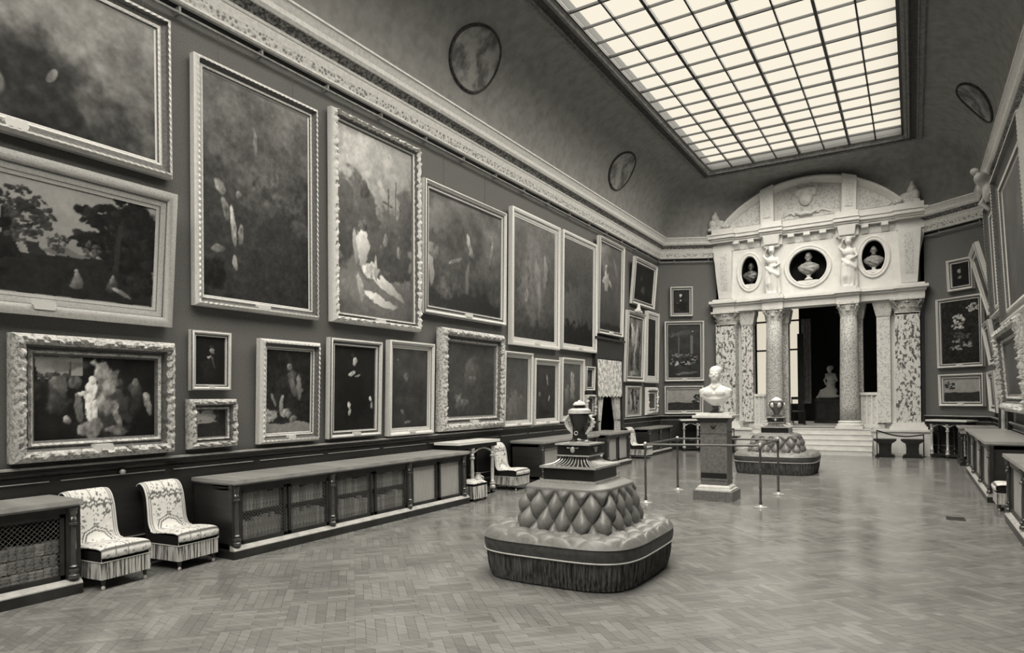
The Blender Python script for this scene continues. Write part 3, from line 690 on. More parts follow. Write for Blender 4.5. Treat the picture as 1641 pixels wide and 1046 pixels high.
w2 = struct(MB().box(-5.46, -3.79, 28.1, 28.11, 1.34, 5.5), 'window_2', M_glass)
mb = MB()
for x in (-5.46, -4.70, -3.83): mb.box(x, x + .04, 28.04, 28.14, 1.34, 5.5)
for z in (1.34, 3.51, 4.66, 5.44): mb.box(-5.46, -3.79, 28.04, 28.14, z, z + .06)
tag(mb.build('window_frame', M_iron, w2), kind='structure')
def curtain_mesh(w, h, n=60, folds=7, flare=0.0, tie=None):
    mb = MB(); rows = []
    for i in range(25):
        v = i / 24; z = h * v; wd = w
        if tie: wd = w * (tie(v))
        rows.append([(wd * (j / n), .035 * math.sin(j / n * folds * 2 * math.pi) * (1 - .3 * v), z) for j in range(n + 1)])
    return mb.grid(rows)
o = curtain_mesh(.34, 3.3, folds=3).build('window_curtain', M_curt, None, 'all', loc=(-3.72, 27.9, 1.4)); o.modifiers.new('S', 'SOLIDIFY').thickness = .01
tag(o, 'pale curtain hanging beside the tall window beyond the portal', 'curtain')
ch = empty('carved_chest', (-2.6, 26.2, .72), 0, 'dark wooden chest under the white statue in the room beyond', 'chest')
MB().box(-.42, .42, -.3, .3, .08, .78).build('body', M_ebony, ch); MB().box(-.46, .46, -.34, .34, .78, .86).box(-.46, .46, -.34, .34, 0, .08).build('mouldings', M_wood, ch)
MB().box(-.36, -.1, -.315, -.3, .16, .7).box(.1, .36, -.315, -.3, .16, .7).build('door_panel', M_wood, ch)
pr = [('e', (.1, 0, 1.08), (.09, .1, .12)), ('c', [(.1, 0, 1.0), (.12, 0, .9)], [.05, .06]), ('e', (.14, 0, .78), (.16, .11, .17)), ('e', (.14, 0, .52), (.15, .12, .2)), ('e', (.12, 0, .28), (.24, .17, .18)),
      ('c', [(.05, -.06, .3), (-.14, -.08, .26), (-.24, -.05, .08)], [.12, .1, .07]), ('c', [(.1, .08, .25), (-.1, .1, .12), (-.3, .06, .06)], [.12, .1, .06]), ('c', [(.26, 0, .88), (.34, -.05, .66), (.2, -.14, .5)], [.05, .045, .035]),
      ('c', [(0, 0, .88), (-.06, -.1, .68), (.0, -.16, .52)], [.05, .045, .035]), ('e', (.1, 0, .08), (.36, .2, .09)), ('e', (.02, -.03, 1.06), (.02, .02, .03)), ('e', (.15, .04, 1.12), (.09, .09, .09))]
o = sculpt('kneeling_statue', pr, .02, M_marblew, None, (-2.68, 26.2, 1.58)); tag(o, 'white marble kneeling figure on the dark chest in the room beyond the portal', 'statue')
o = MB().box(-3.5, -3.3, 25.2, 25.24, .72, 3.9).build('door_post_panel', M_wood); tag(o, 'tall narrow dark screen post standing left of the statue', 'screen')
c = empty('side_chair', (-3.35, 24.2, .72), R(15), 'small dark wooden chair just inside the portal', 'chair')
MB().box(-.2, .2, -.2, .2, .42, .47).build('seat', M_ebony, c)
for x in (-.18, .18):
    for y in (-.18, .18): MB().tube([(x, y, 0), (x, y, .43)], .018, 6).build('leg', M_ebony, c)
MB().box(-.2, -.17, .17, .2, .45, .95).box(.17, .2, .17, .2, .45, .95).box(-.2, .2, .17, .2, .86, .95).box(-.2, .2, .17, .19, .65, .7).build('backrest', M_ebony, c)
# ------------------------------------------------------------------ doorways with curtains
def doorway(side, y0, y1, label_c, label_v):
    s = -1 if side == 'left' else 1; X = XL if s < 0 else XR
    n = Vector((-s, 0)); f = lambda a, b: (min(X - s * a, X - s * b), max(X - s * a, X - s * b))
    mb = MB()
    for a, b in ((y0 - .12, y0), (y1, y1 + .12)): x = f(-.3, .10); mb.box(x[0], x[1], a, b, 0, DZ)
    x = f(-.3, .10); mb.box(x[0], x[1], y0 - .12, y1 + .12, DZ, DZ + .5); x = f(0, .16); mb.box(x[0], x[1], y0 - .16, y1 + .16, DZ + .5, DZ + .56)
    struct(mb, 'door_frame_' + side, M_wood)
    x = f(.0, .13)
    v = MB(); rows = []
    for i in range(9):
        q = i / 8; rows.append([(0, (y1 - y0) * j / 60, -.95 * (1 - q) - (.05 * abs(math.sin(j / 60 * math.pi * 7)) if i == 0 else 0)) for j in range(61)])
    o = v.grid(rows).build('valance', M_valance, None, loc=(X - s * .10, y0, DZ - .02)); o.modifiers.new('S', 'SOLIDIFY').thickness = .02
    tag(o, label_v, 'valance')
    for k in (0, 1):
        tie = lambda q: 1.0 if q > .97 else (.30 + .34 * abs(q - .42) ** 1.1 * (1.7 if q > .42 else .8))
        W = (y1 - y0) * .465; mb = MB(); rows = []
        for i in range(33):
            q = i / 32; w = W * (.34 + .66 * max(0, (q - .36)) / .64) if q > .36 else W * (.34 + .16 * (.36 - q) / .36)
            rows.append([((.045 * math.sin(j / 48 * 6 * 2 * math.pi)), w * j / 48 * (1 if k == 0 else -1), q * 2.6) for j in range(49)])
        o = mb.grid(rows).build('door_curtain', M_curt, None, 'all', loc=(X - s * .01, y0 + .02 if k == 0 else y1 - .02, .04)); o.modifiers.new('S', 'SOLIDIFY').thickness = .012
        MB().tube([(.05 * math.cos(a) , (W * .17 + W * .18 * math.sin(a)) * (1 if k == 0 else -1), 1.06) for a in np.linspace(0, 2 * math.pi, 17)], .014, 6).build('tie_cord', M_ebony, o)
        tag(o, label_c % ('nearer' if k == 0 else 'farther'), 'curtain')
doorway('left', DL0, DL1, 'pale door curtain tied back, the %s of the pair in the left doorway', 'patterned pale valance heading the doorway at the far end of the left wall')
doorway('right', DR0, DR1, 'pale door curtain tied back, the %s of the pair in the right doorway', 'pale valance heading the doorway of the right wall')

# ------------------------------------------------------------------ the paintings
def left(label, y0, y1, z0, z1, t, ops, **k): return picture(label, (XL, 0), (0, 1), y0, y1, z0, z1, t, ops, **k)
def cantl(label, s0, s1, z0, z1, t, ops, **k):
    u = Vector((CL1[0] - CL0[0], CL1[1] - CL0[1])).normalized(); return picture(label, CL0, u, s0, s1, z0, z1, t, ops, **k)
def cantr(label, s0, s1, z0, z1, t, ops, **k):
    u = Vector((CR1[0] - CR0[0], CR1[1] - CR0[1])).normalized(); return picture(label, CR0, u, s0, s1, z0, z1, t, ops, **k)
def right(label, y0, y1, z0, z1, t, ops, **k): return picture(label, (XR, 0), (0, -1), -y1, -y0, z0, z1, t, ops, **k)

left('huge dim murky painting cut off by the top left corner of the photo', 1.3, 4.30, 4.19, 5.95, .0, [('g', .17, .46), ('n', 5, .26), ('n', 14, .16), ('n', 34, .12), ('e', .9, .95, .5, .45, 0, .47, 2.4), ('e', .3, .3, .5, .2, -15, .16, 2), ('n', 24, .12), ('e', .62, .35, .03, .012, 60, .5, .5), ('e', .45, .2, .02, .05, 10, .42, .8), ('e', .3, .3, .12, .1, 0, .14, 1), ('e', .75, .15, .04, .09, 30, .3, 1)], style='bead', fw=.17, seed=3)
left('wide landscape painting with leaning tree and dark trees under a pale sky', 1.75, 4.26, 2.55, 4.00, .14,
     [('g', .50, .58), ('n', 4, .05), ('p', [(0, 0), (1, 0), (1, .36), (.8, .38), (.7, .40), (.6, .40), (.55, .37), (.45, .35), (.3, .37), (.2, .37), (.1, .36), (0, .4)], .17), ('p', [(.46, .38), (.58, .47), (.7, .38)], .42), ('n', 20, .03),
      ('e', .9, .62, .13, .2, 0, .14, .4, .6), ('l', .86, .66, .16, .17, .13, 110, .032), ('l', .74, .56, .11, .05, .14, 50, .024), ('l', .76, .80, .14, .05, .14, 60, .026), ('l', .93, .4, .09, .2, .14, 30, .04), ('p', [(.8, .3), (.83, .3), (.84, .75), (.82, .75)], .2),
      ('p', [(.26, .3), (.42, .3), (.38, .55), (.36, .72), (.33, .72), (.34, .5)], .15), ('p', [(.36, .5), (.46, .6), (.45, .62), (.36, .53)], .15), ('l', .45, .66, .10, .07, .24, 70, .016), ('l', .38, .82, .12, .05, .22, 60, .015), ('l', .42, .5, .06, .03, .24, 26, .014), ('l', .3, .35, .05, .16, .13, 14, .05),
      ('l', .56, .49, .045, .045, .28, 30, .010), ('p', [(.558, .38), (.563, .38), (.563, .5), (.558, .5)], .25), ('l', .70, .47, .05, .03, .3, 26, .011), ('p', [(.44, .34), (.44, .46), (.48, .46), (.48, .43), (.52, .36)], .2), ('f', .64, .1, .09, .62, .45, 10), ('f', .80, .1, .08, .6, .3, -10), ('e', .85, .1, .05, .01, -20, .5, .5)], style='broad', fw=.2, seed=5, m=M_giltdark)
left('religious painting of a mother with standing child between elders, in carved frame', 2.73, 4.27, 1.17, 2.37, .03,
     [('g', .13, .16), ('n', 8, .06), ('p', [(.03, .72), (.37, .78), (.37, 1), (0, 1)], .62), ('e', .2, .9, .2, .04, 3, .5, 1), ('l', .14, .76, .12, .03, .3, 14, .03), ('p', [(.25, .7), (.27, .95), (.29, .7)], .3), ('e', .30, .70, .05, .05, 0, .35, .6),
      ('e', .18, .66, .06, .08, 0, .38, .5), ('e', .18, .74, .05, .03, 10, .46, .5), ('e', .17, .5, .09, .12, 20, .28, .6), ('e', .06, .62, .06, .09, 0, .2, .7), ('e', .25, .24, .025, .04, 30, .55, .4),
      ('e', .56, .6, .13, .15, -8, .42, .5), ('e', .6, .33, .18, .2, 10, .26, .6), ('e', .52, .84, .075, .09, 0, .68, .35), ('e', .505, .80, .035, .055, 0, .55, .3), ('e', .6, .72, .04, .12, -35, .5, .5), ('e', .58, .62, .07, .08, 0, .58, .5),
      ('e', .43, .55, .05, .12, 5, .86, .25), ('e', .44, .72, .033, .04, 0, .84, .25), ('e', .42, .34, .026, .11, 4, .84, .25), ('e', .47, .34, .026, .11, -6, .84, .25), ('e', .36, .55, .06, .018, 20, .8, .3), ('e', .34, .36, .03, .13, 10, .45, .5), ('e', .66, .26, .03, .14, 12, .5, .5), ('e', .57, .4, .07, .1, 30, .52, .6),
      ('e', .45, .12, .10, .07, 10, .45, .5), ('e', .37, .1, .04, .05, 0, .5, .5), ('e', .65, .09, .1, .03, -10, .4, .6), ('e', .83, .6, .06, .09, 0, .30, .6), ('e', .83, .7, .03, .04, 0, .45, .4), ('e', .93, .46, .04, .07, 20, .55, .4), ('e', .96, .35, .025, .06, 0, .5, .4), ('e', .83, .42, .07, .1, 0, .2, .8)], style='carved', fw=.20, dep=.15, seed=8)
left('small dark upright portrait above the tiny landscape in the carved frame', 4.50, 5.02, 1.85, 2.55, .02, [('g', .12, .13), ('e', .58, .7, .09, .1, 5, .50, .5), ('e', .55, .79, .08, .05, 0, .22, .5), ('e', .5, .56, .12, .06, -20, .62, .4), ('e', .5, .3, .3, .35, 5, .15, .7), ('e', .62, .45, .03, .2, 20, .3, .6)], fw=.075, dep=.07, seed=10)
left('tiny landscape with a pale sky patch in a thick frothy carved frame', 4.46, 5.08, 1.18, 1.75, .0, [('g', .2, .24), ('e', .25, .75, .45, .22, 0, .62, .4), ('p', [(0, 0), (1, 0), (1, .55), (.6, .52), (0, .5)], .2), ('e', .85, .75, .22, .25, 0, .2, .4), ('n', 10, .04)], style='carved', fw=.13, dep=.10, seed=11, plaque=False)
left('tallest painting on the wall, dark and vertical with faint floating pale figures', 4.55, 6.38, 2.83, 5.72, .03,
     [('g', .17, .42), ('n', 4, .14), ('n', 16, .08), ('e', .5, .2, .9, .5, 0, .21, .9), ('e', .14, .50, .04, .07, 20, .5, .5), ('e', .30, .49, .025, .03, 0, .42, .6), ('e', .18, .40, .03, .09, 12, .42, .6), ('e', .25, .34, .022, .14, 8, .62, .4), ('e', .32, .31, .025, .07, -8, .48, .6), ('e', .12, .22, .07, .025, 10, .42, .5), ('e', .27, .17, .018, .06, 5, .55, .5), ('e', .46, .76, .018, .12, 4, .46, .6), ('e', .72, .52, .09, .07, 0, .32, .8), ('e', .62, .62, .06, .14, 10, .36, .8), ('e', .08, .1, .1, .1, 0, .12, 1), ('n', 30, .06)], style='bead', fw=.14, seed=13)
left('tall altarpiece with a reclining nude figure below crosses under a pale cloudy sky', 6.63, 8.57, 2.84, 5.88, .03,
     [('g', .38, .62), ('n', 3, .10), ('e', .55, .8, .5, .5, 20, .64, .9), ('e', .3, .55, .22, .34, 0, .36, .5), ('e', .32, .70, .08, .1, 0, .34, .5), ('e', .75, .42, .28, .38, 0, .35, .6), ('e', .9, .6, .12, .3, 0, .34, .6), ('e', .08, .5, .1, .4, 0, .35, .5), ('e', .6, .35, .4, .25, 0, .32, .7), ('e', .5, .12, .6, .13, 0, .44, .7),
      ('e', .62, .68, .05, .16, 30, .62, .8), ('p', [(.65, .5), (.67, .5), (.67, .75), (.65, .75)], .38), ('p', [(.58, .66), (.72, .645), (.72, .655), (.58, .675)], .38), ('p', [(.755, .5), (.77, .5), (.77, .8), (.755, .8)], .4),
      ('e', .30, .36, .075, .18, 8, .76, .35), ('e', .21, .36, .028, .16, 6, .62, .4), ('e', .30, .49, .05, .06, 0, .40, .4), ('e', .42, .25, .10, .07, -15, .74, .35), ('e', .60, .18, .19, .04, -22, .74, .35), ('e', .70, .17, .20, .035, -32, .7, .35), ('e', .55, .09, .22, .035, -12, .78, .4), ('e', .28, .14, .03, .13, 12, .6, .5), ('e', .48, .27, .02, .12, 0, .62, .4), ('e', .62, .44, .04, .06, 0, .5, .5), ('e', .8, .40, .04, .06, 0, .46, .5), ('n', 22, .04)], style='carved', fw=.16, dep=.12, seed=17, m=M_gilt)
left('broad dark mythological painting with thin pale limbs, right of the altarpiece', 8.67, 11.27, 3.18, 5.44, .05, [('g', .24, .42), ('n', 6, .12), ('n', 20, .07), ('e', .12, .8, .2, .1, 20, .45, .8), ('e', .55, .62, .03, .1, 25, .55, .5), ('e', .57, .55, .05, .02, 0, .5, .5), ('e', .35, .45, .09, .015, 20, .5, .6), ('e', .86, .62, .02, .12, -15, .5, .6), ('e', .04, .35, .03, .16, 0, .6, .5), ('e', .07, .5, .06, .05, 0, .48, .5), ('e', .5, .25, .03, .2, -8, .4, .6), ('e', .5, .05, .6, .1, 0, .2, .8), ('e', .3, .2, .15, .12, 0, .33, .8)], fw=.15, seed=19)
left('tall grey hazy painting with a group of standing pale figures at centre', 11.47, 13.61, 2.83, 5.65, .06, [('g', .25, .42), ('n', 5, .08), ('e', .5, .45, .3, .5, 0, .40, 1), ('e', .55, .55, .06, .2, 5, .47, .6), ('e', .75, .62, .05, .22, 0, .5, .6), ('e', .6, .35, .04, .25, 0, .46, .6), ('e', .3, .35, .05, .1, 0, .45, .7), ('e', .5, .05, .7, .1, 0, .22, .8), ('n', 24, .05)], style='broad', fw=.17, seed=23)
left('tall almost black painting just right of the tall grey hazy group', 13.75, 15.70, 2.87, 5.66, .06, [('g', .16, .34), ('n', 4, .05), ('e', .5, .35, .7, .35, 0, .30, 1), ('e', .5, .08, .8, .2, 0, .12, .9), ('n', 30, .04)], style='broad', fw=.15, seed=29)
left('tall painting of a white-robed figure over dark ground, above the left doorway', 15.82, 17.55, 3.40, 5.95, .08, [('g', .26, .36), ('n', 5, .06), ('e', .2, .85, .35, .3, -40, .44, .9), ('e', .3, .60, .12, .2, 0, .60, .4), ('e', .3, .73, .05, .06, 0, .6, .4), ('e', .5, .55, .1, .04, -40, .55, .6), ('e', .8, .7, .3, .05, -60, .4, .8), ('e', .5, .04, .7, .06, 0, .16, .7)], fw=.14, seed=31)
left('nearly black portrait hung highest in the far left corner', 18.28, 20.20, 4.48, 5.85, .13, [('g', .13, .12), ('n', 5, .04), ('e', .35, .62, .03, .05, 0, .3, .7), ('e', .5, .3, .12, .08, 0, .28, .8)], fw=.17, seed=37, plaque=False)
# lower row
left('painting of kneeling figures with a child on pale ground, in a leaf-edged frame', 5.39, 6.36, 1.18, 2.51, .05, [('g', .17, .18), ('n', 8, .08), ('p', [(0, 0), (1, 0), (1, .1), (.7, .14), (.4, .1), (0, .12)], .52), ('e', .5, .8, .06, .06, 0, .46, .5), ('e', .55, .68, .1, .12, 0, .33, .6), ('e', .74, .55, .07, .22, 5, .46, .6), ('e', .6, .55, .06, .18, 20, .38, .7), ('e', .1, .2, .14, .14, 0, .58, .4), ('e', .15, .4, .03, .13, 25, .5, .5), ('e', .33, .35, .04, .16, -10, .55, .4), ('e', .45, .24, .13, .08, -30, .52, .5), ('e', .6, .16, .06, .08, 0, .45, .5), ('n', 20, .06)], style='bead', fw=.13, seed=41)
left('portrait of a standing man in black with pale hands and white collar', 6.54, 7.59, 1.18, 2.61, .05, [('g', .13, .15), ('n', 5, .03), ('e', .48, .4, .28, .5, 0, .11, .5), ('e', .49, .83, .055, .085, -5, .72, .3), ('e', .47, .90, .06, .04, 0, .2, .4), ('e', .42, .68, .10, .04, 30, .68, .4), ('e', .58, .655, .07, .02, 10, .6, .4), ('e', .37, .3, .03, .07, 10, .75, .35), ('e', .39, .22, .04, .06, 5, .55, .4), ('e', .91, .37, .035, .05, 0, .75, .35), ('e', .94, .29, .03, .06, 10, .6, .4)], fw=.11, seed=43)
left('dim brown portrait with barely visible figure, right of the man in black', 7.76, 8.88, 1.15, 2.66, .05, [('g', .22, .30), ('n', 6, .06), ('e', .4, .65, .06, .1, 0, .4, .7), ('e', .3, .2, .04, .05, 0, .45, .6), ('e', .45, .07, .1, .03, 0, .42, .6), ('e', .15, .85, .02, .02, 0, .5, .5)], style='broad', fw=.12, seed=47)
left('grey faded portrait in a large rococo scrolled frame with carved corners', 9.04, 11.05, 1.16, 2.97, .06, [('g', .27, .31), ('n', 5, .05), ('e', .5, .6, .15, .2, 0, .34, .9), ('e', .52, .54, .09, .02, 0, .42, .6), ('e', .3, .2, .15, .1, 0, .42, .8), ('n', 26, .04)], style='carved', fw=.25, dep=.16, seed=53)
left('plain grey upright picture with one white speck, beside the rococo frame', 11.14, 12.28, 1.15, 2.68, .05, [('g', .36, .31), ('n', 8, .04), ('e', .7, .37, .03, .03, 0, .7, .4), ('e', .5, .2, .5, .3, 0, .40, 1)], style='broad', fw=.12, seed=59)
left('dark picture with small scattered pale figures, right of the plain grey one', 12.38, 13.55, 1.14, 2.59, .04, [('g', .2, .26), ('n', 8, .05), ('e', .58, .72, .04, .13, 5, .55, .5), ('e', .2, .45, .05, .06, 30, .45, .6), ('e', .68, .38, .03, .09, -20, .6, .4), ('e', .45, .1, .3, .08, 0, .16, .7)], style='broad', fw=.13, seed=61)
left('painting of a pale robed standing figure just behind the blue and white vase', 13.67, 14.88, 1.17, 2.67, .04, [('g', .28, .36), ('n', 7, .05), ('e', .55, .55, .12, .35, 0, .52, .6), ('e', .5, .78, .05, .08, 0, .62, .4), ('e', .25, .4, .12, .25, 0, .42, .7)], style='broad', fw=.13, seed=67)
left('small dark upright picture, the upper of two beside the left doorway', 15.00, 15.55, 1.90, 2.52, .03, [('g', .2, .22), ('e', .5, .5, .12, .4, 0, .36, .7)], fw=.10, seed=71, plaque=False)
left('small picture in a carved frame, the lower of two beside the left doorway', 14.98, 15.55, 1.24, 1.80, .02, [('g', .22, .28), ('n', 8, .05)], style='carved', fw=.11, seed=73, plaque=False)
left('tapestry-like narrow picture of pale standing figures right of the left doorway', 17.72, 19.20, 2.17, 4.22, .09, [('g', .30, .42), ('n', 6, .14), ('e', .35, .7, .12, .3, 10, .62, .6), ('e', .6, .65, .07, .4, -8, .62, .6), ('e', .85, .7, .06, .25, 0, .2, .6), ('e', .15, .75, .07, .2, 0, .2, .6), ('e', .3, .25, .07, .25, 0, .22, .6), ('e', .75, .3, .1, .3, 0, .24, .6), ('e', .5, .3, .05, .3, 0, .55, .6), ('e', .5, .05, .3, .06, 0, .5, .6), ('n', 24, .1)], fw=.18, seed=79, plaque=False, k=1.2)
MB().ell((0, 0, 0), (.16, .06, .10)).ell((0, 0, .1), (.07, .05, .09)).ell((-.2, 0, -.03), (.1, .04, .05)).ell((.2, 0, -.03), (.1, .04, .05)).build('crest', M_gilt, bpy.data.objects[-1] if False else [o for o in bpy.data.objects if o.get('label', '').startswith('tapestry-like narrow')][0], 'all', loc=(0, -.12, 2.1))
left('narrow dark picture wedged in the far left corner beside the tapestry-like one', 19.40, 20.52, 2.17, 4.38, .06, [('g', .15, .2), ('n', 6, .04), ('e', .5, .5, .15, .6, 0, .22, .8)], style='broad', fw=.22, seed=83, plaque=False)
left('small picture with a dark oval of figures, low beside the left doorway', 17.84, 19.02, 1.15, 2.06, .02, [('g', .50, .50), ('n', 10, .04), ('e', .5, .5, .38, .33, 0, .2, .12, .05), ('e', .3, .45, .1, .25, 0, .6, .5), ('e', .62, .5, .08, .22, 10, .55, .5)], fw=.08, dep=.06, seed=89, plaque=False)
left('small upright picture framed in pale carving, low in the far left corner', 19.44, 20.45, 1.17, 2.03, .02, [('g', .30, .26), ('n', 9, .06)], style='carved', fw=.22, dep=.08, seed=97, plaque=False, m=M_gilt)
cantl('banquet painting with a crowd round a table, on the far left corner wall', .16, 1.44, 2.22, 4.18, .05, [('g', .2, .24), ('n', 6, .06), ('p', [(.32, .45), (.35, .45), (.35, .8), (.32, .8)], .4), ('p', [(.7, .45), (.78, .45), (.78, .8), (.7, .8)], .4), ('e', .5, .85, .5, .08, 10, .3, .8), ('e', .5, .27, .28, .07, 0, .58, .5), ('l', .4, .42, .35, .06, .45, 26, .035), ('l', .5, .3, .42, .14, .16, 26, .05), ('l', .85, .35, .1, .12, .5, 10, .03), ('l', .12, .3, .08, .1, .45, 8, .03), ('e', .6, .08, .35, .04, 5, .38, .6), ('e', .78, .88, .02, .015, 0, .8, .3)], fw=.13, seed=101)
cantl('small portrait of a long-haired man in black, high on the far left corner wall', .36, 1.10, 4.33, 5.30, .03, [('g', .18, .16), ('e', .5, .3, .38, .35, 0, .09, .6), ('e', .47, .76, .085, .11, 0, .72, .35), ('e', .6, .72, .09, .16, -10, .08, .5), ('e', .47, .55, .06, .06, 0, .66, .4), ('e', .3, .45, .12, .03, 10, .3, .5)], fw=.12, seed=103, plaque=False)
cantl('small landscape of pale sky over a dark wood, below the banquet painting', .14, 1.40, 1.16, 2.08, .03, [('g', .5, .56), ('n', 5, .05), ('p', [(0, 0), (1, 0), (1, .38), (.6, .36), (.3, .40), (0, .36)], .2), ('l', .9, .55, .16, .14, .16, 26, .045), ('n', 16, .05)], fw=.12, seed=107)
# far right corner wall
cantr('small dark portrait hung highest on the far right corner wall', .74, 1.44, 4.44, 5.28, .04, [('g', .12, .12), ('e', .42, .66, .09, .12, 0, .58, .5), ('e', .45, .38, .1, .07, 0, .5, .6), ('n', 6, .03)], fw=.13, seed=109, plaque=False)
cantr('upright battle-like painting with a pale burst of sky among dark trees', .43, 1.68, 2.40, 4.28, .04, [('g', .14, .16), ('n', 7, .05), ('l', .45, .66, .16, .2, .60, 30, .06), ('l', .85, .88, .14, .1, .62, 12, .06), ('l', .5, .3, .3, .14, .5, 26, .05), ('l', .55, .45, .2, .1, .3, 20, .05), ('l', .5, .12, .45, .08, .14, 20, .06), ('n', 20, .1)], fw=.12, seed=113)
cantr('small landscape with a round tree at left, lowest on the far right corner wall', .46, 1.68, 1.37, 2.24, .02, [('g', .52, .56), ('n', 4, .05), ('p', [(0, 0), (1, 0), (1, .44), (.8, .40), (.5, .40), (0, .40)], .2), ('l', .18, .66, .14, .12, .2, 22, .04), ('n', 16, .05)], fw=.13, seed=127)
# right wall, seen at a grazing angle
right('very tall painting in a broad banded frame over the right doorway', 16.8, 18.65, 3.4, 5.95, .12, [('g', .3, .38), ('n', 5, .1)], style='bead', fw=.34, dep=.20, seed=131, plaque=False, m=M_gilt)
right('tallest painting of the right wall, cut by the right edge of the photo', 12.4, 16.4, 3.05, 6.0, .14, [('g', .3, .38), ('n', 5, .1)], style='bead', fw=.36, dep=.22, seed=132, plaque=False, m=M_gilt)
right('tilted tall painting hanging between the one over the doorway and the far right corner', 18.75, 20.35, 3.65, 5.3, .40, [('g', .28, .36), ('n', 5, .1)], fw=.22, dep=.12, seed=137, plaque=False)
right('upper of two small tilted pictures by the far right corner', 18.85, 20.3, 2.4, 3.45, .16, [('g', .34, .40), ('n', 5, .1)], fw=.18, seed=139, plaque=False)
right('lowest small picture on the right wall by the corner', 18.85, 20.3, 1.25, 2.25, .06, [('g', .34, .40), ('n', 5, .1)], fw=.18, seed=149, plaque=False)
right('painting in a deep frothy carved frame just above the long right bookcase', 13.0, 16.5, 1.35, 3.0, .12, [('g', .3, .38), ('n', 5, .1)], style='carved', fw=.34, dep=.22, seed=151, plaque=False)
o = sculpt('crest', [('e', (0, 0, 0), (.2, .28, .2)), ('e', (-.1, .16, .22), (.14, .18, .14)), ('e', (-.14, -.2, .14), (.13, .16, .12)), ('c', [(-.1, .3, .3), (-.24, .1, .4), (-.2, -.14, .32)], [.07, .08, .06]), ('e', (.0, -.26, -.2), (.12, .14, .22)), ('c', [(0, .2, -.1), (-.1, .3, -.3), (.02, .2, -.45)], [.08, .08, .05])], .03, M_giltdark, None, (1.42, 17.6, 6.2), smooth_it=2)
bpy.context.view_layer.update(); pr_ = [q for q in bpy.data.objects if q.get('label', '').startswith('very tall painting in a broad banded')][0]
o.parent = pr_; o.matrix_parent_inverse = pr_.matrix_world.inverted(); o['label'] = 'dark scrolled crest carving'

# ------------------------------------------------------------------ low bookcases
def turned(mb, x, y, z0, z1, r=.045, n=14):
    h = z1 - z0; P = [(1.5, 0), (1.5, .05), (1.1, .07), (1.45, .10), (1.45, .125), (.9, .14), (1.2, .17), (.85, .19), (.9, .45), (.75, .72), (.75, .74), (1.3, .755), (1.3, .785), (.8, .80), (1.1, .84), (.8, .87), (1.15, .90), (1.2, .96), (1.4, .97), (1.4, 1)]
    return mb.lathe([(r * a, z0 + h * b) for a, b in P], x, y, n)
def lattice(w, h, s=.042, t=.0016):
    mb = MB()
    for sg in (-1, 1):
        d0 = -h if sg > 0 else 0; n = int((w + h) / s) + 1
        for i in range(n):
            b = d0 + i * s; pts = []
            for z in (0, h):
                x = b + z if sg > 0 else b - 0 + (h - z) - h
                pts.append((x, z))
            (x0, z0), (x1, z1) = pts
            if sg < 0: x0, x1 = b, b - h
            # clip to 0..w
            dx = x1 - x0
            ts = [0, 1]
            if dx:
                ta, tb = (0 - x0) / dx, (w - x0) / dx; lo, hi = min(ta, tb), max(ta, tb); ts = [max(0, lo), min(1, hi)]
            if ts[0] >= ts[1] - 1e-3: continue
            p = (x0 + dx * ts[0], h * ts[0]); q = (x0 + dx * ts[1], h * ts[1])
            mb.add([(p[0] - t, -t, p[1]), (p[0] + t, -t, p[1]), (q[0] + t, -t, q[1]), (q[0] - t, -t, q[1]), (p[0] - t, t, p[1]), (p[0] + t, t, p[1]), (q[0] + t, t, q[1]), (q[0] - t, t, q[1])], [(0, 1, 2, 3), (7, 6, 5, 4), (0, 4, 5, 1), (3, 2, 6, 7)])
    return mb
    
def bookcase(label, L, bays, side, y0, H=.86, D=.76, group=None, fill='books', z_top_m=None):
    """local: x along the front, y = 0 at the front and + towards the wall; bays = [(x0, x1)] door openings, cols = turned columns"""
    rz = R(90) if side < 0 else R(-90)
    X = (XL + .06 + D) if side < 0 else (XR - .06 - D)
    t = empty('low_bookcase', (X, y0 if side < 0 else y0 + L, 0), rz, label, 'bookcase', group)
    doors, cols = bays
    # carcass: back, ends, bottom, top rail
    mb = MB().box(.03, L - .03, D - .03, D, .12, H - .04).box(.03, .07, .05, D, .12, H - .04).box(L - .07, L - .03, .05, D, .12, H - .04).box(.03, L - .03, .05, D, .12, .15).box(.03, L - .03, .04, D, H - .12, H - .04)
    mb.build('carcass', M_wood, t)
    MB().box(0, L, -.02, D, H - .04, H).box(.02, L - .02, 0, D, H - .06, H - .04).build('top', M_top, t)
    pl = MB().box(0, L, 0, D, 0, .09).build('plinth', M_wood, t)
    MB().prism([(.0, .09), (-.0, .10), (.02, .12), (.045, .135), (.06, .15), (.08, .15), (.08, .09)], 'x', 0, L).build('plinth_moulding', M_plinth, t)
    for x in cols: MB().box(x - .06, x + .06, .035, .09, .15, H - .06).build('stile', M_wood, t)
    for x in cols: turned(MB(), x, .045, .14, H - .07, .033).build('turned_column', M_turned, t, 's')
    for a, b in doors:
        f = MB().box(a, a + .035, .045, .075, .15, H - .12).box(b - .035, b, .045, .075, .15, H - .12).box(a, b, .045, .075, .15, .185).box(a, b, .045, .075, H - .155, H - .12).build('door', M_wood, t)
        g = lattice(b - a - .07, H - .34); g.v = [(x + a + .035, y + .06, z + .185) for x, y, z in g.v]; g.build('wire_lattice', M_wire, f)
        if fill == 'books': MB().box(a, b, .10, D - .04, .15, .16).box(a, b, .12, D - .04, .47, .49).build('shelf', M_wood, t)
        else: MB().box(a + .03, b - .03, .085, .09, .16, H - .13).build('lining_panel', M_linen, f)
    return t
YA = 1.0
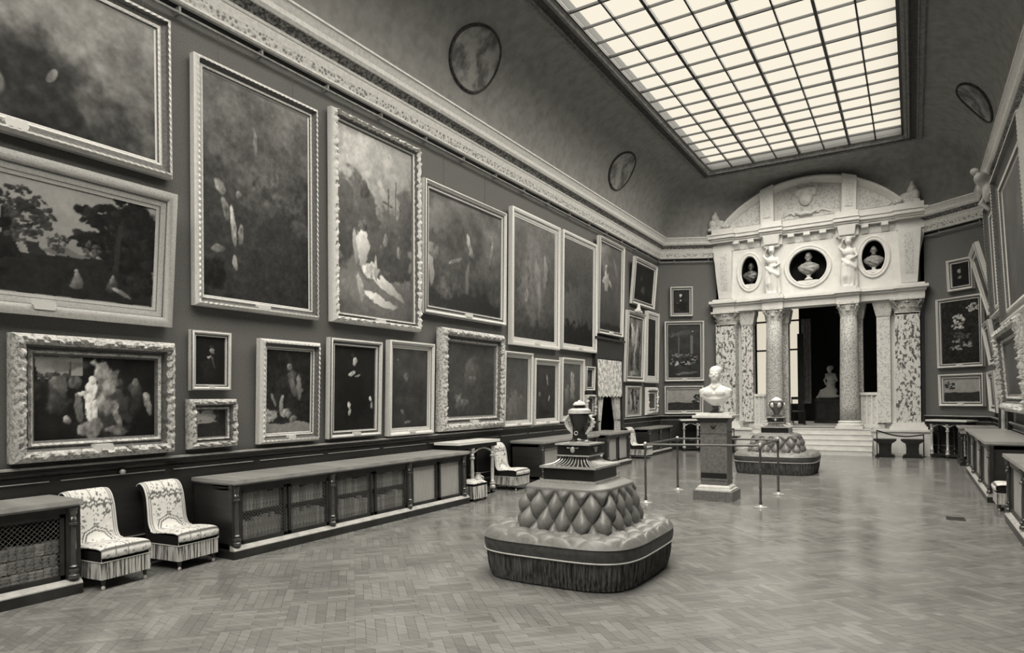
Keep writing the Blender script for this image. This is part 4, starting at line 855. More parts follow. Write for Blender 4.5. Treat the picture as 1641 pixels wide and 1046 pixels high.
bkA = bookcase('low bookcase at the bottom left edge, its wire doors full of stacked volumes', 3.06 - YA, ([(.08, .98), (1.04, 1.93)], [.03, 1.01, 2.0]), -1, YA, H=.85, D=.60, fill='books')
yB = 4.50
colsB = [.06, 1.45, 2.95, 4.32]
drB = [(.11, .73), (.77, 1.39), (1.51, 2.18), (2.23, 2.89), (3.01, 3.62), (3.67, 4.26)]
bkB = bookcase('long low bookcase with six wire doors behind the two tapestry chairs', 4.42, (drB, colsB), -1, yB, fill='books')
bkC = bookcase('low bookcase with pale lined doors partly behind the tufted ottoman', 2.72, ([(.12, .80), (.86, 1.54), (1.66, 2.58)], [.06, 1.6, 2.66]), -1, 11.45, fill='linen')
bkC2 = bookcase('low bookcase with pale lined doors ending beside the left doorway', 1.5, ([(.1, .68), (.74, 1.38)], [.05, 1.44]), -1, 14.75, fill='linen')
bk = bookcase('low dark bookcase beyond the left doorway under the corner pictures', 2.0, ([(.1, .95), (1.05, 1.9)], [.05, 1.0, 1.95]), -1, 18.45, H=.82, D=.5, fill='linen')
for d in [x for x in bk.children_recursive if x.name.startswith('lining')]: d.data.materials[0] = M_wood
bookcase('low bookcase at the right edge, nearest the camera on that side', 2.9, ([(.1, 1.4), (1.5, 2.8)], [.05, 1.45, 2.85]), 1, 8.0, H=.90, D=.66, fill='linen')
bookcase('long low bookcase along the right wall with three columns showing', 4.8, ([(.1, 1.5), (1.6, 3.1), (3.2, 4.7)], [.05, 1.55, 3.15, 4.75]), 1, 12.6, H=.95, D=.72, fill='linen')
t = empty('writing_table', (XR - .44, 19.35, 0), 0, 'dark oblong table with square legs beyond the long right bookcase', 'table')
MB().box(-.40, .38, -.55, .55, .88, .92).box(-.36, .34, -.5, .5, .76, .88).build('table_top', M_top, t)
for x in (-.33, .31):
    for y in (-.47, .47): turned(MB(), x, y, .06, .76, .04).build('leg', M_wood, t, 's')
MB().box(-.38, .36, -.52, .52, 0, .07).build('base_shelf', M_wood, t)
# folios and books behind the wire
bkproto = None; rs = random.Random(3)
def add_books(case, x0, x1, z0, zmax, y, grp, lab, wmin, wmax, hmin, flat=False):
    global bkproto
    x = x0
    while x < x1 - wmax:
        w = rs.uniform(wmin, wmax); h = rs.uniform(hmin, zmax); d = rs.uniform(.16, .2)
        if flat and rs.random() < .2: x += w * .3; continue
        o = MB()
        o.prism([(0, .004), (.012, 0), (w - .012, 0), (w, .004), (w, d), (0, d)], 'z', 0, h)
        for q in (.2, .5, .8): o.box(.0, w, -.003, .002, h * q, h * q + .006)
        b = o.build('bound_book', rs.choice([M_book, M_book2, M_book]))
        p = case.matrix_basis @ Vector((x, y, z0)); b.location = p; b.rotation_euler = (0, 0, case.rotation_euler.z)
        tag(b, lab, 'book', grp); x += w + .003
    return
bpy.context.view_layer.update()
for r_, z in enumerate((.162, .275, .388)):
    add_books(bkA, .12, 1.94, z, .107, .09, 'small books in tight rows in the bottom left bookcase', 'small leather book among the tight rows behind the bottom left wire doors', .052, .075, .098)
for a, b in drB[:4]:
    add_books(bkB, a + .01, b, .162, .27, .10, 'books on the lower shelf of the long bookcase', 'leather book on the lower shelf behind the long bookcase wire doors', .032, .055, .2)
    add_books(bkB, a + .01, b, .492, .23, .10, 'books on the upper shelf of the long bookcase', 'leather book on the upper shelf behind the long bookcase wire doors', .032, .055, .17)
for a, b in drB[4:]: MB().box(a + .03, b - .03, .085, .09, .16, .73).build('lining_panel', M_linen, bkB)

# ------------------------------------------------------------------ tapestry slipper chairs
def slipper_chair():
    t = empty('slipper_chair', (0, 0, 0), 0, 'x', 'chair', 'tapestry slipper chairs')
    W = .24
    prof = [(.27, .30), (.285, .335), (.27, .365), (.2, .375), (.05, .37), (-.1, .355), (-.16, .37), (-.2, .43), (-.215, .52), (-.225, .62), (-.24, .72), (-.27, .80), (-.31, .845), (-.35, .86), (-.385, .85), (-.395, .825)]
    # resample
    P = [Vector(p) for p in prof]; acc = [0]
    for a, b in zip(P, P[1:]): acc.append(acc[-1] + (b - a).length)
    N = 90; S = [acc[-1] * i / N for i in range(N + 1)]; Q = []
    for s in S:
        k = max(i for i in range(len(acc)) if acc[i] <= s + 1e-9); k = min(k, len(P) - 2); f = (s - acc[k]) / (acc[k + 1] - acc[k]); Q.append(P[k].lerp(P[k + 1], f))
    for _ in range(6): Q = [Q[0]] + [(Q[i - 1] + Q[i] * 2 + Q[i + 1]) / 4 for i in range(1, N)] + [Q[-1]]
    nx = 44; vs = []; U = []; V = []
    for i, q in enumerate(Q):
        d = (Q[min(i + 1, N)] - Q[max(i - 1, 0)]).normalized(); n = Vector((d.y, -d.x))
        for j in range(nx + 1):
            u = j / nx; e = 1 - (2 * u - 1) ** 6; puff = .018 * e * (1 if i < 40 else .5)
            y = (u - .5) * 2 * W * (1 - .10 * (i / N if i > 40 else 0))
            vs.append((q.x + n.x * puff, y, q.y + n.y * puff)); U.append(u); V.append(i / N)
    U = np.array(U); V = np.array(V)
    base = .88 + (fnoise(U * 16, V * 44, 3, 3) - .5) * .10
    orn = fnoise(U * 20, V * 52, 9, 3); m = np.abs(U - .5) * 2
    base = np.where((orn > .64) & (m < .76) & (V > .40), .44, base)
    base = np.where((orn > .66) & (V < .40), .5, base)
    for a, b, v in ((.80, .86, .48), (.90, .93, .55)): base = np.where((m > a) & (m < b) & (V > .36), v, base)
    base = np.where((m < .035) & ((V > .80) | (V < .34)), .52, base)
    for a in (.77, .805): base = np.where((np.abs(V - a - .01 * np.sin(U * 40)) < .008) & (m < .9), .4, base)
    dx = (U - .5) * .48; dy = (V - .45) * acc[-1]; ang = np.arctan2(dy, dx); oc = np.sqrt(dx * dx + dy * dy) * np.cos((ang % (math.pi / 4)) - math.pi / 8)
    base = np.where((oc < .15) & (V > .38), .92, base); base = np.where((oc > .108) & (oc < .124) & (V > .38), .42, base); base = np.where((oc > .14) & (oc < .153) & (V > .38), .42, base)
    base = np.where((fnoise(U * 14, V * 30, 21, 3) > .58) & (oc < .06) & (V > .38), .6, base)
    base = np.where((V > .055) & (V < .075), .4, base)
    mb = MB(); mb.v = vs; mb.f = [(i * (nx + 1) + j, i * (nx + 1) + j + 1, (i + 1) * (nx + 1) + j + 1, (i + 1) * (nx + 1) + j) for i in range(N) for j in range(nx)]
    o = mb.build('tapestry_cover', M_tap, t, 'all', colors=to_rgba(base, .95), fix=False)
    s = o.modifiers.new('S', 'SOLIDIFY'); s.thickness = .010; s.offset = 1
    MB().box(-.17, .262, -W + .006, W - .006, .25, .352).build('seat', M_velvet, t)
    bp = [q for q in Q if q.x < -.13]; pl = [(q.x - .004, q.y - .004) for q in bp]; bk_ = [(-.41, .80), (-.37, .80), (-.33, .78), (-.29, .68), (-.275, .5), (-.26, .28), (-.17, .28)]
    MB().prism(pl + bk_, 'y', -W * .9, W * .9).build('backrest', M_velvet, t)
    # fringe all round, softly waved
    mb = MB(); per = []
    c = [(-.25, -W), (.275, -W), (.275, W), (-.25, W), (-.25, -W)]
    for a, b in zip(c, c[1:]):
        L = math.dist(a, b); n = int(L / .008)
        dx_, dy_ = (b[0] - a[0]) / L, (b[1] - a[1]) / L
        for k in range(n): per.append((a[0] + dx_ * L * k / n + dy_ * (.004 if k % 2 else -.002), a[1] + dy_ * L * k / n - dx_ * (.004 if k % 2 else -.002)))
    per.append(per[0])
    mb.grid([[(x, y, z) for x, y in per] for z in (.10, .16, .255)]); mb.build('fringe', M_fringe, t)
    MB().tube([(.278, -W - .003, .258), (.278, W + .003, .258)], .005, 6).tube([(-.25, -W - .003, .258), (.278, -W - .003, .258), (.283, -W - .003, .34)], .005, 6).tube([(-.25, W + .003, .258), (.278, W + .003, .258), (.283, W + .003, .34)], .005, 6).build('piping', M_cord, t)
    for x in (-.21, .24):
        for y in (-W + .035, W - .035):
            l = MB().lathe([(.024, .10), (.026, .20), (.02, .25)], x, y, 10).lathe([(.013, .045), (.018, .06), (.022, .1)], x, y, 10).build('leg', M_wood, t, 's')
            MB().ell((x, y, .02), (.012, .020, .020), 10, 8).build('caster', M_gold, l, 'all')
    return t
ch0 = slipper_chair()
spots = [((-6.62, 3.37), 6, 'tapestry slipper chair partly hidden by the nearest low bookcase'), ((-6.66, 4.13), 6, 'tapestry slipper chair standing free with its seat against the long bookcase'),
         ((-6.585, 10.71), 0, 'tapestry slipper chair right of the marble topped console'),
         ((-6.70, 14.46), 0, 'tapestry chair whose pale back peeks over the low bookcases behind the vase'), ((-6.62, 17.78), 0, 'tapestry slipper chair against the wall just right of the left doorway'),
         ((1.28, 11.98), 180, 'tapestry chair wedged between the two bookcases of the right wall')]
for i, ((x, y), a, lab) in enumerate(spots):
    o = ch0 if i == 0 else copy_tree(ch0); place(o, (x, y, 0), R(a), lab)

fs = empty('footstool', (-6.42, 9.19, 0), 0, 'small fringed tapestry footstool before the white topped gilt console', 'footstool')
MB().frustum(0, 0, .25, .30, .17, .185, .175, .19).build('side_band', M_velvet, fs)
rows = [[((i / 20 - .5) * .36, (j / 20 - .5) * .39, .30 + .05 * (1 - (2 * i / 20 - 1) ** 6) * (1 - (2 * j / 20 - 1) ** 6)) for j in range(21)] for i in range(21)]
g = MB().grid(rows); uu = np.array([[i / 20, j / 20] for i in range(21) for j in range(21)]); g.build('tapestry_cover', M_tap, fs, 'all', colors=to_rgba(.82 - .35 * (fnoise(uu[:, 0] * 9, uu[:, 1] * 9, 4, 3) > .6), .95))
c = [(-.18, -.195), (.18, -.195), (.18, .195), (-.18, .195), (-.18, -.195)]; per = []
for a, b in zip(c, c[1:]):
    for k in range(44): q = k / 44; per.append((a[0] + (b[0] - a[0]) * q + (.003 if k % 2 else -.002), a[1] + (b[1] - a[1]) * q - (.003 if k % 2 else -.002)))
per.append(per[0]); MB().grid([[(x, y, z) for x, y in per] for z in (.05, .15, .26)]).build('fringe', M_fringe, fs)
for x in (-.15, .15):
    for y in (-.16, .16): MB().lathe([(.018, 0), (.022, .05), (.02, .26)], x, y, 8).build('leg', M_wood, fs)

# ------------------------------------------------------------------ consoles
def console(label, loc, rz, w, d=.5, H=.98, nl=3, xs=None):
    t = empty('marble_console', loc, rz, label, 'console table')      # local x along the wall, -y into the room
    MB().box(-w / 2, w / 2, -d / 2, d / 2, H - .045, H).build('marble_top', M_marblew, t)
    mb = MB().box(-w / 2 + .05, w / 2 - .05, -d / 2 + .04, d / 2, H - .12, H - .045)
    xs = xs or [-w / 2 + .12, 0, w / 2 - .12]
    mb.build('apron', M_ebony, t)
    for i, (a, b) in enumerate(zip(xs, xs[1:])):
        MB().tube([(a + (b - a) * q, -d / 2 + .08, H - .22 + .09 * math.sin(q * math.pi)) for q in np.linspace(0, 1, 13)], .018, 6).build('arched_apron_rib', M_gold, t)
    for x in xs:
        turned(MB(), x, -d / 2 + .08, .09, H - .12, .036).build('leg', M_gold, t, 's')
        MB().lathe([(.0, 0), (.045, .02), (.05, .045), (.03, .07)], x, -d / 2 + .08, 12).build('bun_foot', M_ebony, t, 's')
        turned(MB(), x, d / 2 - .08, .09, H - .12, .03).build('leg', M_ebony, t, 's')
    MB().box(-w / 2 + .08, w / 2 - .08, -d / 2 + .05, d / 2, .06, .10).build('stretcher', M_wood, t)
    return t
console('gilt console table with white marble top between the long bookcase and a chair', (-6.78, 9.60, 0), R(90), 1.30, .52, xs=[-.14, .50])
ux = Vector((CR1[0] - CR0[0], CR1[1] - CR0[1])).normalized(); nx_ = Vector((ux.y, -ux.x)); a = Vector(CR0) + ux * .98 + nx_ * .36
console('white topped console table against the far right corner wall', (a.x, a.y, 0), math.atan2(ux.y, ux.x), 1.12, .42, 1.02, 3)
ux = Vector((CL1[0] - CL0[0], CL1[1] - CL0[1])).normalized(); nx_ = Vector((ux.y, -ux.x)); a = Vector(CL0) + ux * 1.1 + nx_ * .40
console('white topped console table against the far left corner wall', (a.x, a.y, 0), math.atan2(ux.y, ux.x), 1.1, .45, 1.0, 3)
o = MB().lathe([(.04, 0), (.06, .02), (.03, .05), (.07, .12), (.085, .18), (.05, .24), (.04, .27), (.055, .29)], 0, 0, 16).build('small_ewer', M_china, None, 's', loc=(-6.7, 9.78, .101))
MB().tube([(.05, 0, .25), (.12, 0, .22), (.09, 0, .12)], .012, 6).build('handle', M_china, o); MB().tube([(-.04, 0, .15), (-.12, 0, .24)], [.018, .01], 6).build('spout', M_china, o)
tag(o, 'small pale ewer standing on the stretcher of the left console', 'ewer')

# ------------------------------------------------------------------ ottomans
def sq_r(a, n): c, s = abs(math.cos(a)), abs(math.sin(a)); return 1 / (c ** n + s ** n) ** (1 / n)
def ottoman(label, loc, hx, hy, ch_):
    t = empty('tufted_ottoman', loc, 0, label, 'ottoman', None)
    N = 520; n = 4.2
    def ring(fx, fy, z, off=0, e=n): return [((fx + off_(k, off)) * sq_r(2 * math.pi * k / N, e) * math.cos(2 * math.pi * k / N), (fy + off_(k, off)) * sq_r(2 * math.pi * k / N, e) * math.sin(2 * math.pi * k / N), z) for k in range(N + 1)]
    def off_(k, o): return o * (1 if (k // 2) % 2 else -1)
    MB().grid([ring(hx - .05, hy - .05, .012, .006), ring(hx - .025, hy - .025, .12, .006), ring(hx - .01, hy - .01, .265, .004)]).build('fringe', M_ofringe, t)
    rows = [ring(hx - .005, hy - .005, .255), ring(hx + .005, hy + .005, .30), ring(hx + .01, hy + .01, .345), ring(hx, hy, .39)]
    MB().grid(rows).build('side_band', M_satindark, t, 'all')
    mb = MB(); pts = ring(hx + .006, hy + .006, .268)[:-1]; mb.tube(pts + [pts[0]], .007, 6, False); mb.build('piping', M_cord, t, 'all')
    # buttoned top
    rows = []; M_ = 40
    for i in range(M_ + 1):
        q = i / M_; row = []
        for k in range(N + 1):
            a = 2 * math.pi * k / N; s = sq_r(a, n); f = 1 - .55 * q; x, y = hx * f * s * math.cos(a), hy * f * s * math.sin(a)
            U, V = a / (2 * math.pi) * 16, q * 2.0
            d = (abs(math.sin(math.pi * (U + V) / 1)) * abs(math.sin(math.pi * (U - V) / 1))) ** .35
            edge = math.sin(min(1, q / .14) * math.pi / 2)
            row.append((x * (1 + .012 * (1 - q)), y * (1 + .012 * (1 - q)), .385 + .045 * edge + .045 * d * edge))
        rows.append(row)
    MB().grid(rows).build('seat_cushion', M_satin, t, 'all')
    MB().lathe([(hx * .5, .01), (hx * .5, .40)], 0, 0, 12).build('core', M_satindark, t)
    # tufted central cone
    rows = []; M_ = 56; z0, z1 = .42, ch_
    for i in range(M_ + 1):
        q = i / M_; row = []
        for k in range(N + 1):
            a = 2 * math.pi * k / N; s = sq_r(a, 5); f = (.665 - .11 * q) * (1 if q < .93 else 1 - (q - .93) * 2.2)
            if q < .06: f *= .93 + q * 1.16
            U = a / (2 * math.pi) * 17; V = q * 3.1 + .25
            d = (abs(math.sin(math.pi * (U + V / 2))) * abs(math.sin(math.pi * (U - V / 2)))) ** .45; qq = min(1, max(0, (q - .76) / .12)); d = d * (1 - qq) + .62 * qq
            flute = 1.0
            row.append((hx * (f + .10 * (d - .65)) * s * math.cos(a), hy * (f + .10 * (d - .65)) * s * math.sin(a), z0 + (z1 - z0) * q))
        rows.append(row)
    g = MB().grid(rows); g.add([p for p in rows[-1][:-1]], [tuple(range(N))]); g.build('tufted_backrest', M_satin, t, 'all')
    return t
ottoman('large tufted satin ottoman with fringed base and central tufted back, in the foreground', (-2.88, 6.03, 0), .80, .84, .885)
ottoman('farther tufted ottoman near the steps, seen behind the barrier posts', (-2.66, 15.9, 0), .86, .84, .86)
# ebony and ormolu vase stand
def vase_stand(label, loc, s=1.0):
    t = empty('vase_stand', loc, 0, label, 'stand')
    MB().box(-.25 * s, .25 * s, -.25 * s, .25 * s, .02, .135).build('block', M_ebony, t)
    MB().box(-.275 * s, .275 * s, -.275 * s, .275 * s, 0, .02).box(-.275 * s, .275 * s, -.275 * s, .275 * s, .135, .155).build('ormolu_edging', M_gold, t)
    rows = []
    for i in range(9):
        q = i / 8; r = (.25 - .12 * math.sin(q * math.pi / 2)) * s; z = .155 + .09 * (1 - math.cos(q * math.pi / 2))
        rows.append([(-r, -r, z), (r, -r, z), (r, r, z), (-r, r, z), (-r, -r, z)])
    MB().grid(rows).build('coved_neck', M_ebony, t)
    mb = MB()
    for sd in range(4):
        for k in range(11):
            f = (k - 5) / 5.4; pts = []
            for i in range(9):
                q = i / 8; r = (.252 - .12 * math.sin(q * math.pi / 2)) * s + .004; z = .158 + .09 * (1 - math.cos(q * math.pi / 2)); p = Vector((f * r, -r, z)); p.rotate(Matrix.Rotation(sd * math.pi / 2, 3, 'Z')); pts.append(p)
            mb.tube(pts, .0065, 5)
    mb.build('ormolu_ribs', M_gold, t)
    MB().box(-.15 * s, .15 * s, -.15 * s, .15 * s, .25, .355).build('upper_block', M_ebony, t)
    MB().box(-.165 * s, .165 * s, -.165 * s, .165 * s, .245, .258).box(-.17 * s, .17 * s, -.17 * s, .17 * s, .355, .37).build('upper_edging', M_gold, t)
    for a in (0, 90, 180, 270):
        mk = MB().ell((0, -.155 * s, .31), (.026, .014, .032)).tube([(-.03, -.157 * s, .33), (-.055, -.157 * s, .325), (-.06, -.157 * s, .335)], .005, 5).tube([(.03, -.157 * s, .33), (.055, -.157 * s, .325), (.06, -.157 * s, .335)], .005, 5)
        mk.xf(Matrix.Rotation(R(a), 4, 'Z')); mk.build('mask_mount', M_gold, t, 'all')
    return t
vase_stand('square ebony and ormolu stand with ribbed neck on top of the foreground ottoman', (-2.88, 6.03, .886), 1.1)
v = empty('lidded_vase', (-2.88, 6.03, 1.257), 0, 'dark lidded vase with pale rim and openwork handles on the foreground ottoman', 'vase')
MB().lathe([(.105, 0), (.105, .02), (.085, .03), (.075, .05), (.072, .10), (.078, .17), (.10, .25), (.115, .29), (.11, .325), (.075, .345), (.06, .35), (.055, .375)], 0, 0, 32).build('body', M_glaze, v, 's')
MB().lathe([(.10, .285), (.118, .295), (.113, .33), (.078, .347), (.065, .345)], 0, 0, 32).build('shoulder_band', M_china, v, 's')
MB().lathe([(.108, 0), (.108, .012), (.1, .02)], 0, 0, 28).build('foot_rim', M_gold, v, 's')
MB().lathe([(.06, .375), (.068, .38), (.062, .395), (.045, .41), (.02, .415), (.012, .425), (.001, .43)], 0, 0, 24).build('lid', M_china, v, 's')
MB().tube([(.018 * math.cos(a), -.088, .10 + .018 * math.sin(a)) for a in np.linspace(0, 2 * math.pi, 17)], .004, 6).build('medallion', M_gold, v)
for sg in (-1, 1):
    mb = MB()
    for k in range(3):
        mb.tube([(sg * (.07 + .085 * math.sin(q * math.pi) * (1 - .2 * k)), (k - 1) * .012, .09 + .22 * q + .01 * k) for q in np.linspace(0, 1, 13)], .010 - .002 * k, 7)
    for q in np.linspace(.2, .95, 6): mb.ell((sg * (.075 + .08 * math.sin(q * math.pi)), 0, .09 + .22 * q), (.02, .018, .016), 8, 6)
    mb.build('handle', M_china, v, 's')
vase_stand('square black and pale stand on top of the farther ottoman', (-2.66, 15.9, .861), 1.15)
v = empty('planter_vase', (-2.66, 15.9, 1.232), 0, 'squat pale and dark vase on the stand of the farther ottoman', 'vase')
MB().lathe([(.12, 0), (.12, .03), (.06, .06), (.09, .14), (.14, .2), (.17, .28), (.15, .34), (.11, .36)], 0, 0, 24).build('body', M_bronze, v, 's')
for a in range(6): MB().ell((.14 * math.cos(a * 1.05), .14 * math.sin(a * 1.05), .27), (.05, .05, .06)).build('boss', M_china, v, 'all')
MB().lathe([(.11, .35), (.13, .37), (.08, .42), (.03, .45)], 0, 0, 20).build('lid', M_china, v, 's')

# ------------------------------------------------------------------ bust on its pedestal behind the barrier
PX, PY = -2.82, 11.15
t = empty('stone_pedestal', (PX, PY, 0), 0, 'tall square dark stone pedestal with pale mouldings inside the barrier', 'pedestal')
MB().box(-.32, .32, -.28, .28, 0, .16).build('base_block', M_stone, t)
MB().box(-.29, .29, -.25, .25, .16, .185).box(-.26, .26, -.22, .22, .185, .225).frustum(0, 0, .225, .25, .25, .21, .22, .185).build('base_moulding', M_stonel, t)
MB().box(-.215, .215, -.18, .18, .25, 1.28).box(-.225, .225, -.19, .19, .33, .36).box(-.225, .225, -.19, .19, 1.1, 1.12).build('shaft', M_stone, t)
MB().box(-.21, .21, -.19, .19, .37, .45).build('inset_band', M_ebony, t)
MB().frustum(0, 0, 1.28, 1.36, .22, .185, .28, .24).build('neck_moulding', M_ebony, t)
MB().box(-.32, .32, -.28, .28, 1.36, 1.40).box(-.27, .27, -.23, .23, 1.40, 1.435).build('cap', M_stonel, t)
MB().ell((0, -.185, 1.2), (.035, .012, .03)).tube([(-.05, -.185, 1.23), (0, -.19, 1.2), (.05, -.185, 1.23)], .007, 5).build('mount', M_ebony, t, 'all')
b = empty('marble_bust', (PX, PY, 1.435), 0, 'white marble bust of a clean shaven man on the tall stone pedestal', 'bust')
MB().lathe([(.11, 0), (.115, .015), (.08, .03), (.045, .05), (.05, .08), (.065, .11)], 0, 0, 24).build('socle', M_ebony, b, 's')
pr = [('e', (0, .01, .665), (.098, .118, .115)), ('e', (0, -.025, .60), (.078, .088, .10)), ('e', (0, -.06, .545), (.052, .05, .045)), ('e', (0, -.108, .555), (.026, .022, .022)), ('e', (0, -.122, .62), (.015, .026, .032)), ('e', (0, -.105, .583), (.032, .02, .012)),
      ('e', (-.038, -.098, .655), (.034, .02, .011)), ('e', (.038, -.098, .655), (.034, .02, .011)), ('e', (.1, .015, .625), (.013, .024, .036)), ('e', (-.1, .015, .625), (.013, .024, .036)), ('e', (0, .03, .70), (.104, .115, .085)), ('e', (-.05, -.085, .61), (.03, .03, .035)), ('e', (.05, -.085, .61), (.03, .03, .035)),
      ('c', [(0, .01, .56), (0, .0, .45)], [.068, .08]), ('t', 1, [(.10, .03, .03, 0), (.13, .07, .06, 0), (.18, .135, .09, -.005), (.23, .20, .115, -.01), (.265, .262, .115, 0), (.29, .268, .115, 0), (.31, .256, .12, -.01), (.36, .275, .105, 0), (.385, .27, .10, 0), (.405, .235, .095, 0), (.43, .17, .09, 0), (.46, .10, .08, 0), (.49, .07, .07, 0)]), ('e', (-.09, -.09, .33), (.09, .05, .06)), ('e', (.09, -.09, .33), (.09, .05, .06)), ('c', [(-.07, -.05, .46), (0, -.105, .41), (.07, -.05, .46)], [.02, .018, .02])]
sculpt('bust_figure', pr, .0105, M_marblew, b, smooth_it=2)
# stanchions and bars
posts = [(-3.74, 10.35, 'stanchion at the front left corner of the barrier'), (-3.74, 11.95, 'stanchion at the back left corner of the barrier'), (-2.01, 10.70, 'stanchion at the front right corner of the barrier'), (-2.01, 12.15, 'stanchion at the back right corner of the barrier')]
posts = [(-3.73, 10.25, posts[0][2]), (-3.73, 11.95, posts[1][2]), (-2.02, 10.60, posts[2][2]), (-2.02, 12.15, posts[3][2])]
p0 = None
for i, (x, y, lab) in enumerate(posts):
    if p0 is None:
        p0 = empty('stanchion', (x, y, 0), 0, lab, 'barrier post', 'posts of the barrier round the bust')
        MB().lathe([(.10, 0), (.10, .008), (.05, .015), (.03, .04)], 0, 0, 20).build('foot_plate', M_gold, p0, 's')
        MB().lathe([(.022, .03), (.026, .06), (.018, .09), (.018, .28), (.026, .30), (.018, .32), (.017, .55), (.025, .57), (.017, .59), (.016, .88), (.03, .90), (.02, .93)], 0, 0, 14).build('pole', M_steel, p0, 's')
        MB().ell((0, 0, .955), (.032, .032, .032), 12, 8).build('knob', M_gold, p0, 'all')
    else: place(copy_tree(p0), (x, y, 0), 0, lab)
for i, j, lab in ((0, 1, 'left bar of the barrier round the bust'), (2, 3, 'right bar of the barrier round the bust'), (0, 2, 'front bar of the barrier crossing the pedestal'), (1, 3, 'back bar of the barrier behind the pedestal')):
    a = Vector((posts[i][0], posts[i][1], .945)); c = Vector((posts[j][0], posts[j][1], .945)); d = (c - a).normalized() * .034
    o = MB().tube([a + d, c - d], .017, 8).build('barrier_bar', M_steel, None, 's'); tag(o, lab, 'barrier bar', 'bars of the barrier round the bust')

# ------------------------------------------------------------------ curule stools, ropes by the steps
def stool():
    t = empty('curule_stool', (0, 0, 0), 0, 'x', 'stool', 'dark stools by the steps')
    MB().prism([(-.27, .5), (.27, .5), (.27, .46), (.22, .42), (.16, .38), (-.16, .38), (-.22, .42), (-.27, .46)], 'y', -.2, .2).build('seat', M_ebony, t)
    MB().prism([(-.16, .38), (.16, .38), (.145, .25), (.15, .1), (-.15, .1), (-.145, .25)], 'y', -.16, .16).build('body', M_ebony, t)
    MB().prism([(-.15, .1), (.15, .1), (.22, .07), (.24, 0), (-.24, 0), (-.22, .07)], 'y', -.19, .19).build('foot', M_ebony, t)
    return t
s0 = stool()
for i, (x, lab) in enumerate(((-.68, 'dark waisted stool right of the steps, nearer the steps'), (-.04, 'dark waisted stool right of the steps, nearer the corner wall'), (-4.83, 'dark waisted stool left of the steps, beside the bust pedestal'), (-5.5, 'dark waisted stool farthest left before the podium'))):
    place(s0 if i == 0 else copy_tree(s0), (x, 20.75, 0), 0, lab)
for i, (x, x2, z2, lab, lr) in enumerate(((-.86, .22, .60, 'thin dark rope post at the foot of the right column', 'sagging dark rope in front of the right podium'), (-4.62, -5.5, .66, 'thin dark rope post at the foot of the left column', 'sagging dark rope in front of the left podium'))):
    o = MB().tube([(0, 0, 0), (0, 0, .75)], .014, 8).lathe([(.06, 0), (.06, .01), (.02, .02)], 0, 0, 12).build('rope_post', M_ebony, None, 's', loc=(x, 20.35, 0)); tag(o, lab, 'barrier post')
    pts = [(x + (x2 - x) * q, 20.35 + .77 * q, .745 + (z2 - .745) * q - .10 * math.sin(q * math.pi)) for q in np.linspace(0, 1, 17)]
    o = MB().tube(pts, .018, 7).build('barrier_rope', M_ebony, None, 'all'); tag(o, lr, 'rope')
    o2 = MB().tube([(0, 0, 0), (0, 0, z2 + .02)], .014, 8).lathe([(.06, 0), (.06, .01), (.02, .02)], 0, 0, 12).build('rope_post', M_ebony, None, 's', loc=(x2, 21.12, 0)); tag(o2, 'short rope post holding the outer end of the %s rope' % ('right' if i == 0 else 'left'), 'barrier post')
# floor grating and door knob of the dado
o = MB().ell((0, 0, 0), (.03, .03, .03), 12, 8).tube([(-.04, 0, 0), (.02, 0, 0)], .012, 8).build('dado_knob', M_gold, None, 'all', loc=(XL + .055, 3.74, 1.0)); tag(o, 'small round pale knob on the dado below the religious painting', 'knob')
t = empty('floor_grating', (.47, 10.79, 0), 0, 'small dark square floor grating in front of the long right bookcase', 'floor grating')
MB().box(-.10, .10, -.13, .13, .0, .004).build('opening_shade', M_black, t); mb = MB().box(-.11, .11, -.14, -.12, 0, .008).box(-.11, .11, .12, .14, 0, .008).box(-.11, -.1, -.12, .12, 0, .008).box(.1, .11, -.12, .12, 0, .008)  # flat black sheet: the dark opening under the bars is painted, not sunk
for k in range(9): mb.box(-.10, .10, -.11 + k * .026, -.10 + k * .026, .004, .008)
mb.build('grille', M_steel, t)
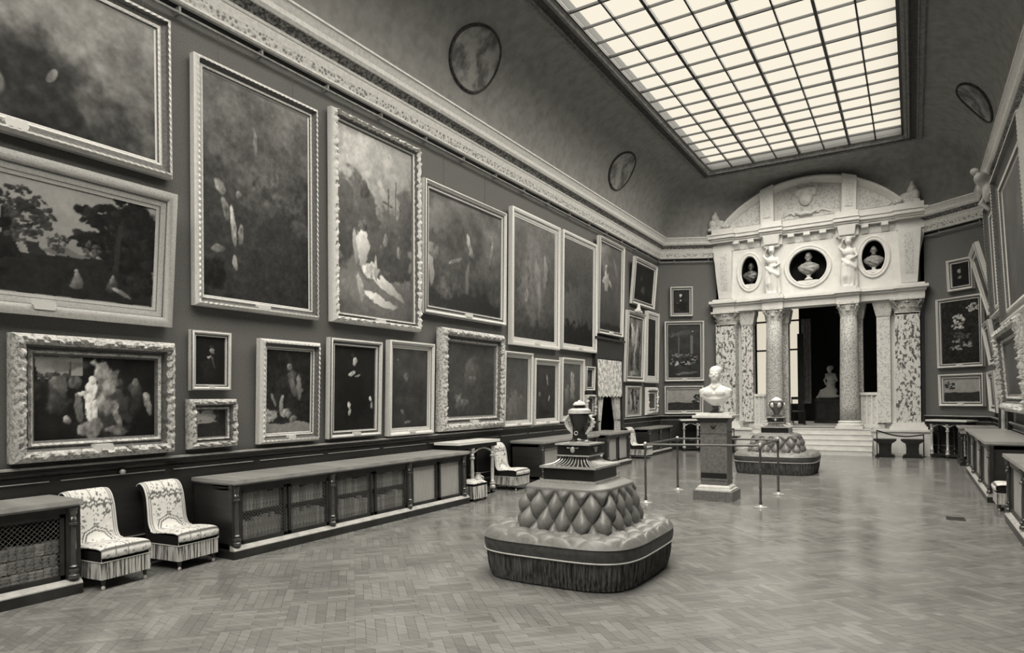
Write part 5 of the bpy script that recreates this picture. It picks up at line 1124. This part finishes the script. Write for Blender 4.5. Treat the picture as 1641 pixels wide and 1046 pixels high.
# hanging wires of the great pictures
def wire(label, y, z0):
    o = MB().tube([(XL + .075, y, z0 - .02), (XL + .085, y, 6.09)], .004, 5).build('hanging_wire', M_steel); tag(o, label, 'wire', 'picture hanging wires')
for y, z, lab in ((4.0, 5.95, 'wire holding the huge dim painting at top left'), (4.9, 5.72, 'left wire of the tallest painting'), (6.0, 5.72, 'right wire of the tallest painting'), (7.1, 5.88, 'left wire of the altarpiece'), (8.1, 5.88, 'right wire of the altarpiece'), (9.3, 5.44, 'left wire of the broad mythological painting'), (10.6, 5.44, 'right wire of the broad mythological painting')): wire(lab, y, z)

# ------------------------------------------------------------------ light
W = bpy.data.worlds.new('sky'); bpy.context.scene.world = W; W.use_nodes = True
bg = W.node_tree.nodes['Background']; bg.inputs[0].default_value = (1.0, .935, .82, 1); bg.inputs[1].default_value = .74
def sun(name, rot, e, ang):
    l = bpy.data.lights.new(name, 'SUN'); l.energy = e; l.angle = R(ang); l.color = (1, .977, .95)
    o = bpy.data.objects.new(name, l); col.objects.link(o); o.rotation_euler = rot; return o
sun('overcast_daylight', (R(4), R(16), 0), 17.0, 130)
sun('portal_fill_sun', (R(40), R(14), 0), 3.6, 60)  # second sun, added to brighten the marble portal

# ------------------------------------------------------------------ camera
cd = bpy.data.cameras.new('camera'); cam = bpy.data.objects.new('camera', cd); col.objects.link(cam)
f, yaw, roll, cy = 1055.37, R(31.378), R(-.7189), 640.0
F = Vector((-math.sin(yaw), math.cos(yaw), 0)); Rr = Vector((math.cos(yaw), math.sin(yaw), 0)); U = Vector((0, 0, 1))
c_, s_ = math.cos(roll), math.sin(roll)
Rx = Rr * c_ + U * s_; Ux = -Rr * s_ + U * c_
cam.matrix_world = Matrix(((Rx.x, Ux.x, -F.x, 0), (Rx.y, Ux.y, -F.y, 0), (Rx.z, Ux.z, -F.z, 1.7), (0, 0, 0, 1)))
cd.sensor_fit = 'HORIZONTAL'; cd.sensor_width = 36; cd.lens = f / 1641 * 36; cd.shift_y = (cy - 523) / 1641; cd.shift_x = 0
cd.clip_end = 200
sc = bpy.context.scene; sc.camera = cam
sc.view_settings.view_transform = 'Standard'; sc.view_settings.look = 'None'; sc.view_settings.gamma = 1; sc.view_settings.use_curve_mapping = False
sc.view_settings.exposure = 0
sc.cycles.max_bounces = 8; sc.cycles.transparent_max_bounces = 12
sc.cycles.use_denoising = True; sc.cycles.caustics_reflective = False; sc.cycles.caustics_refractive = False; sc.cycles.blur_glossy = 1.0
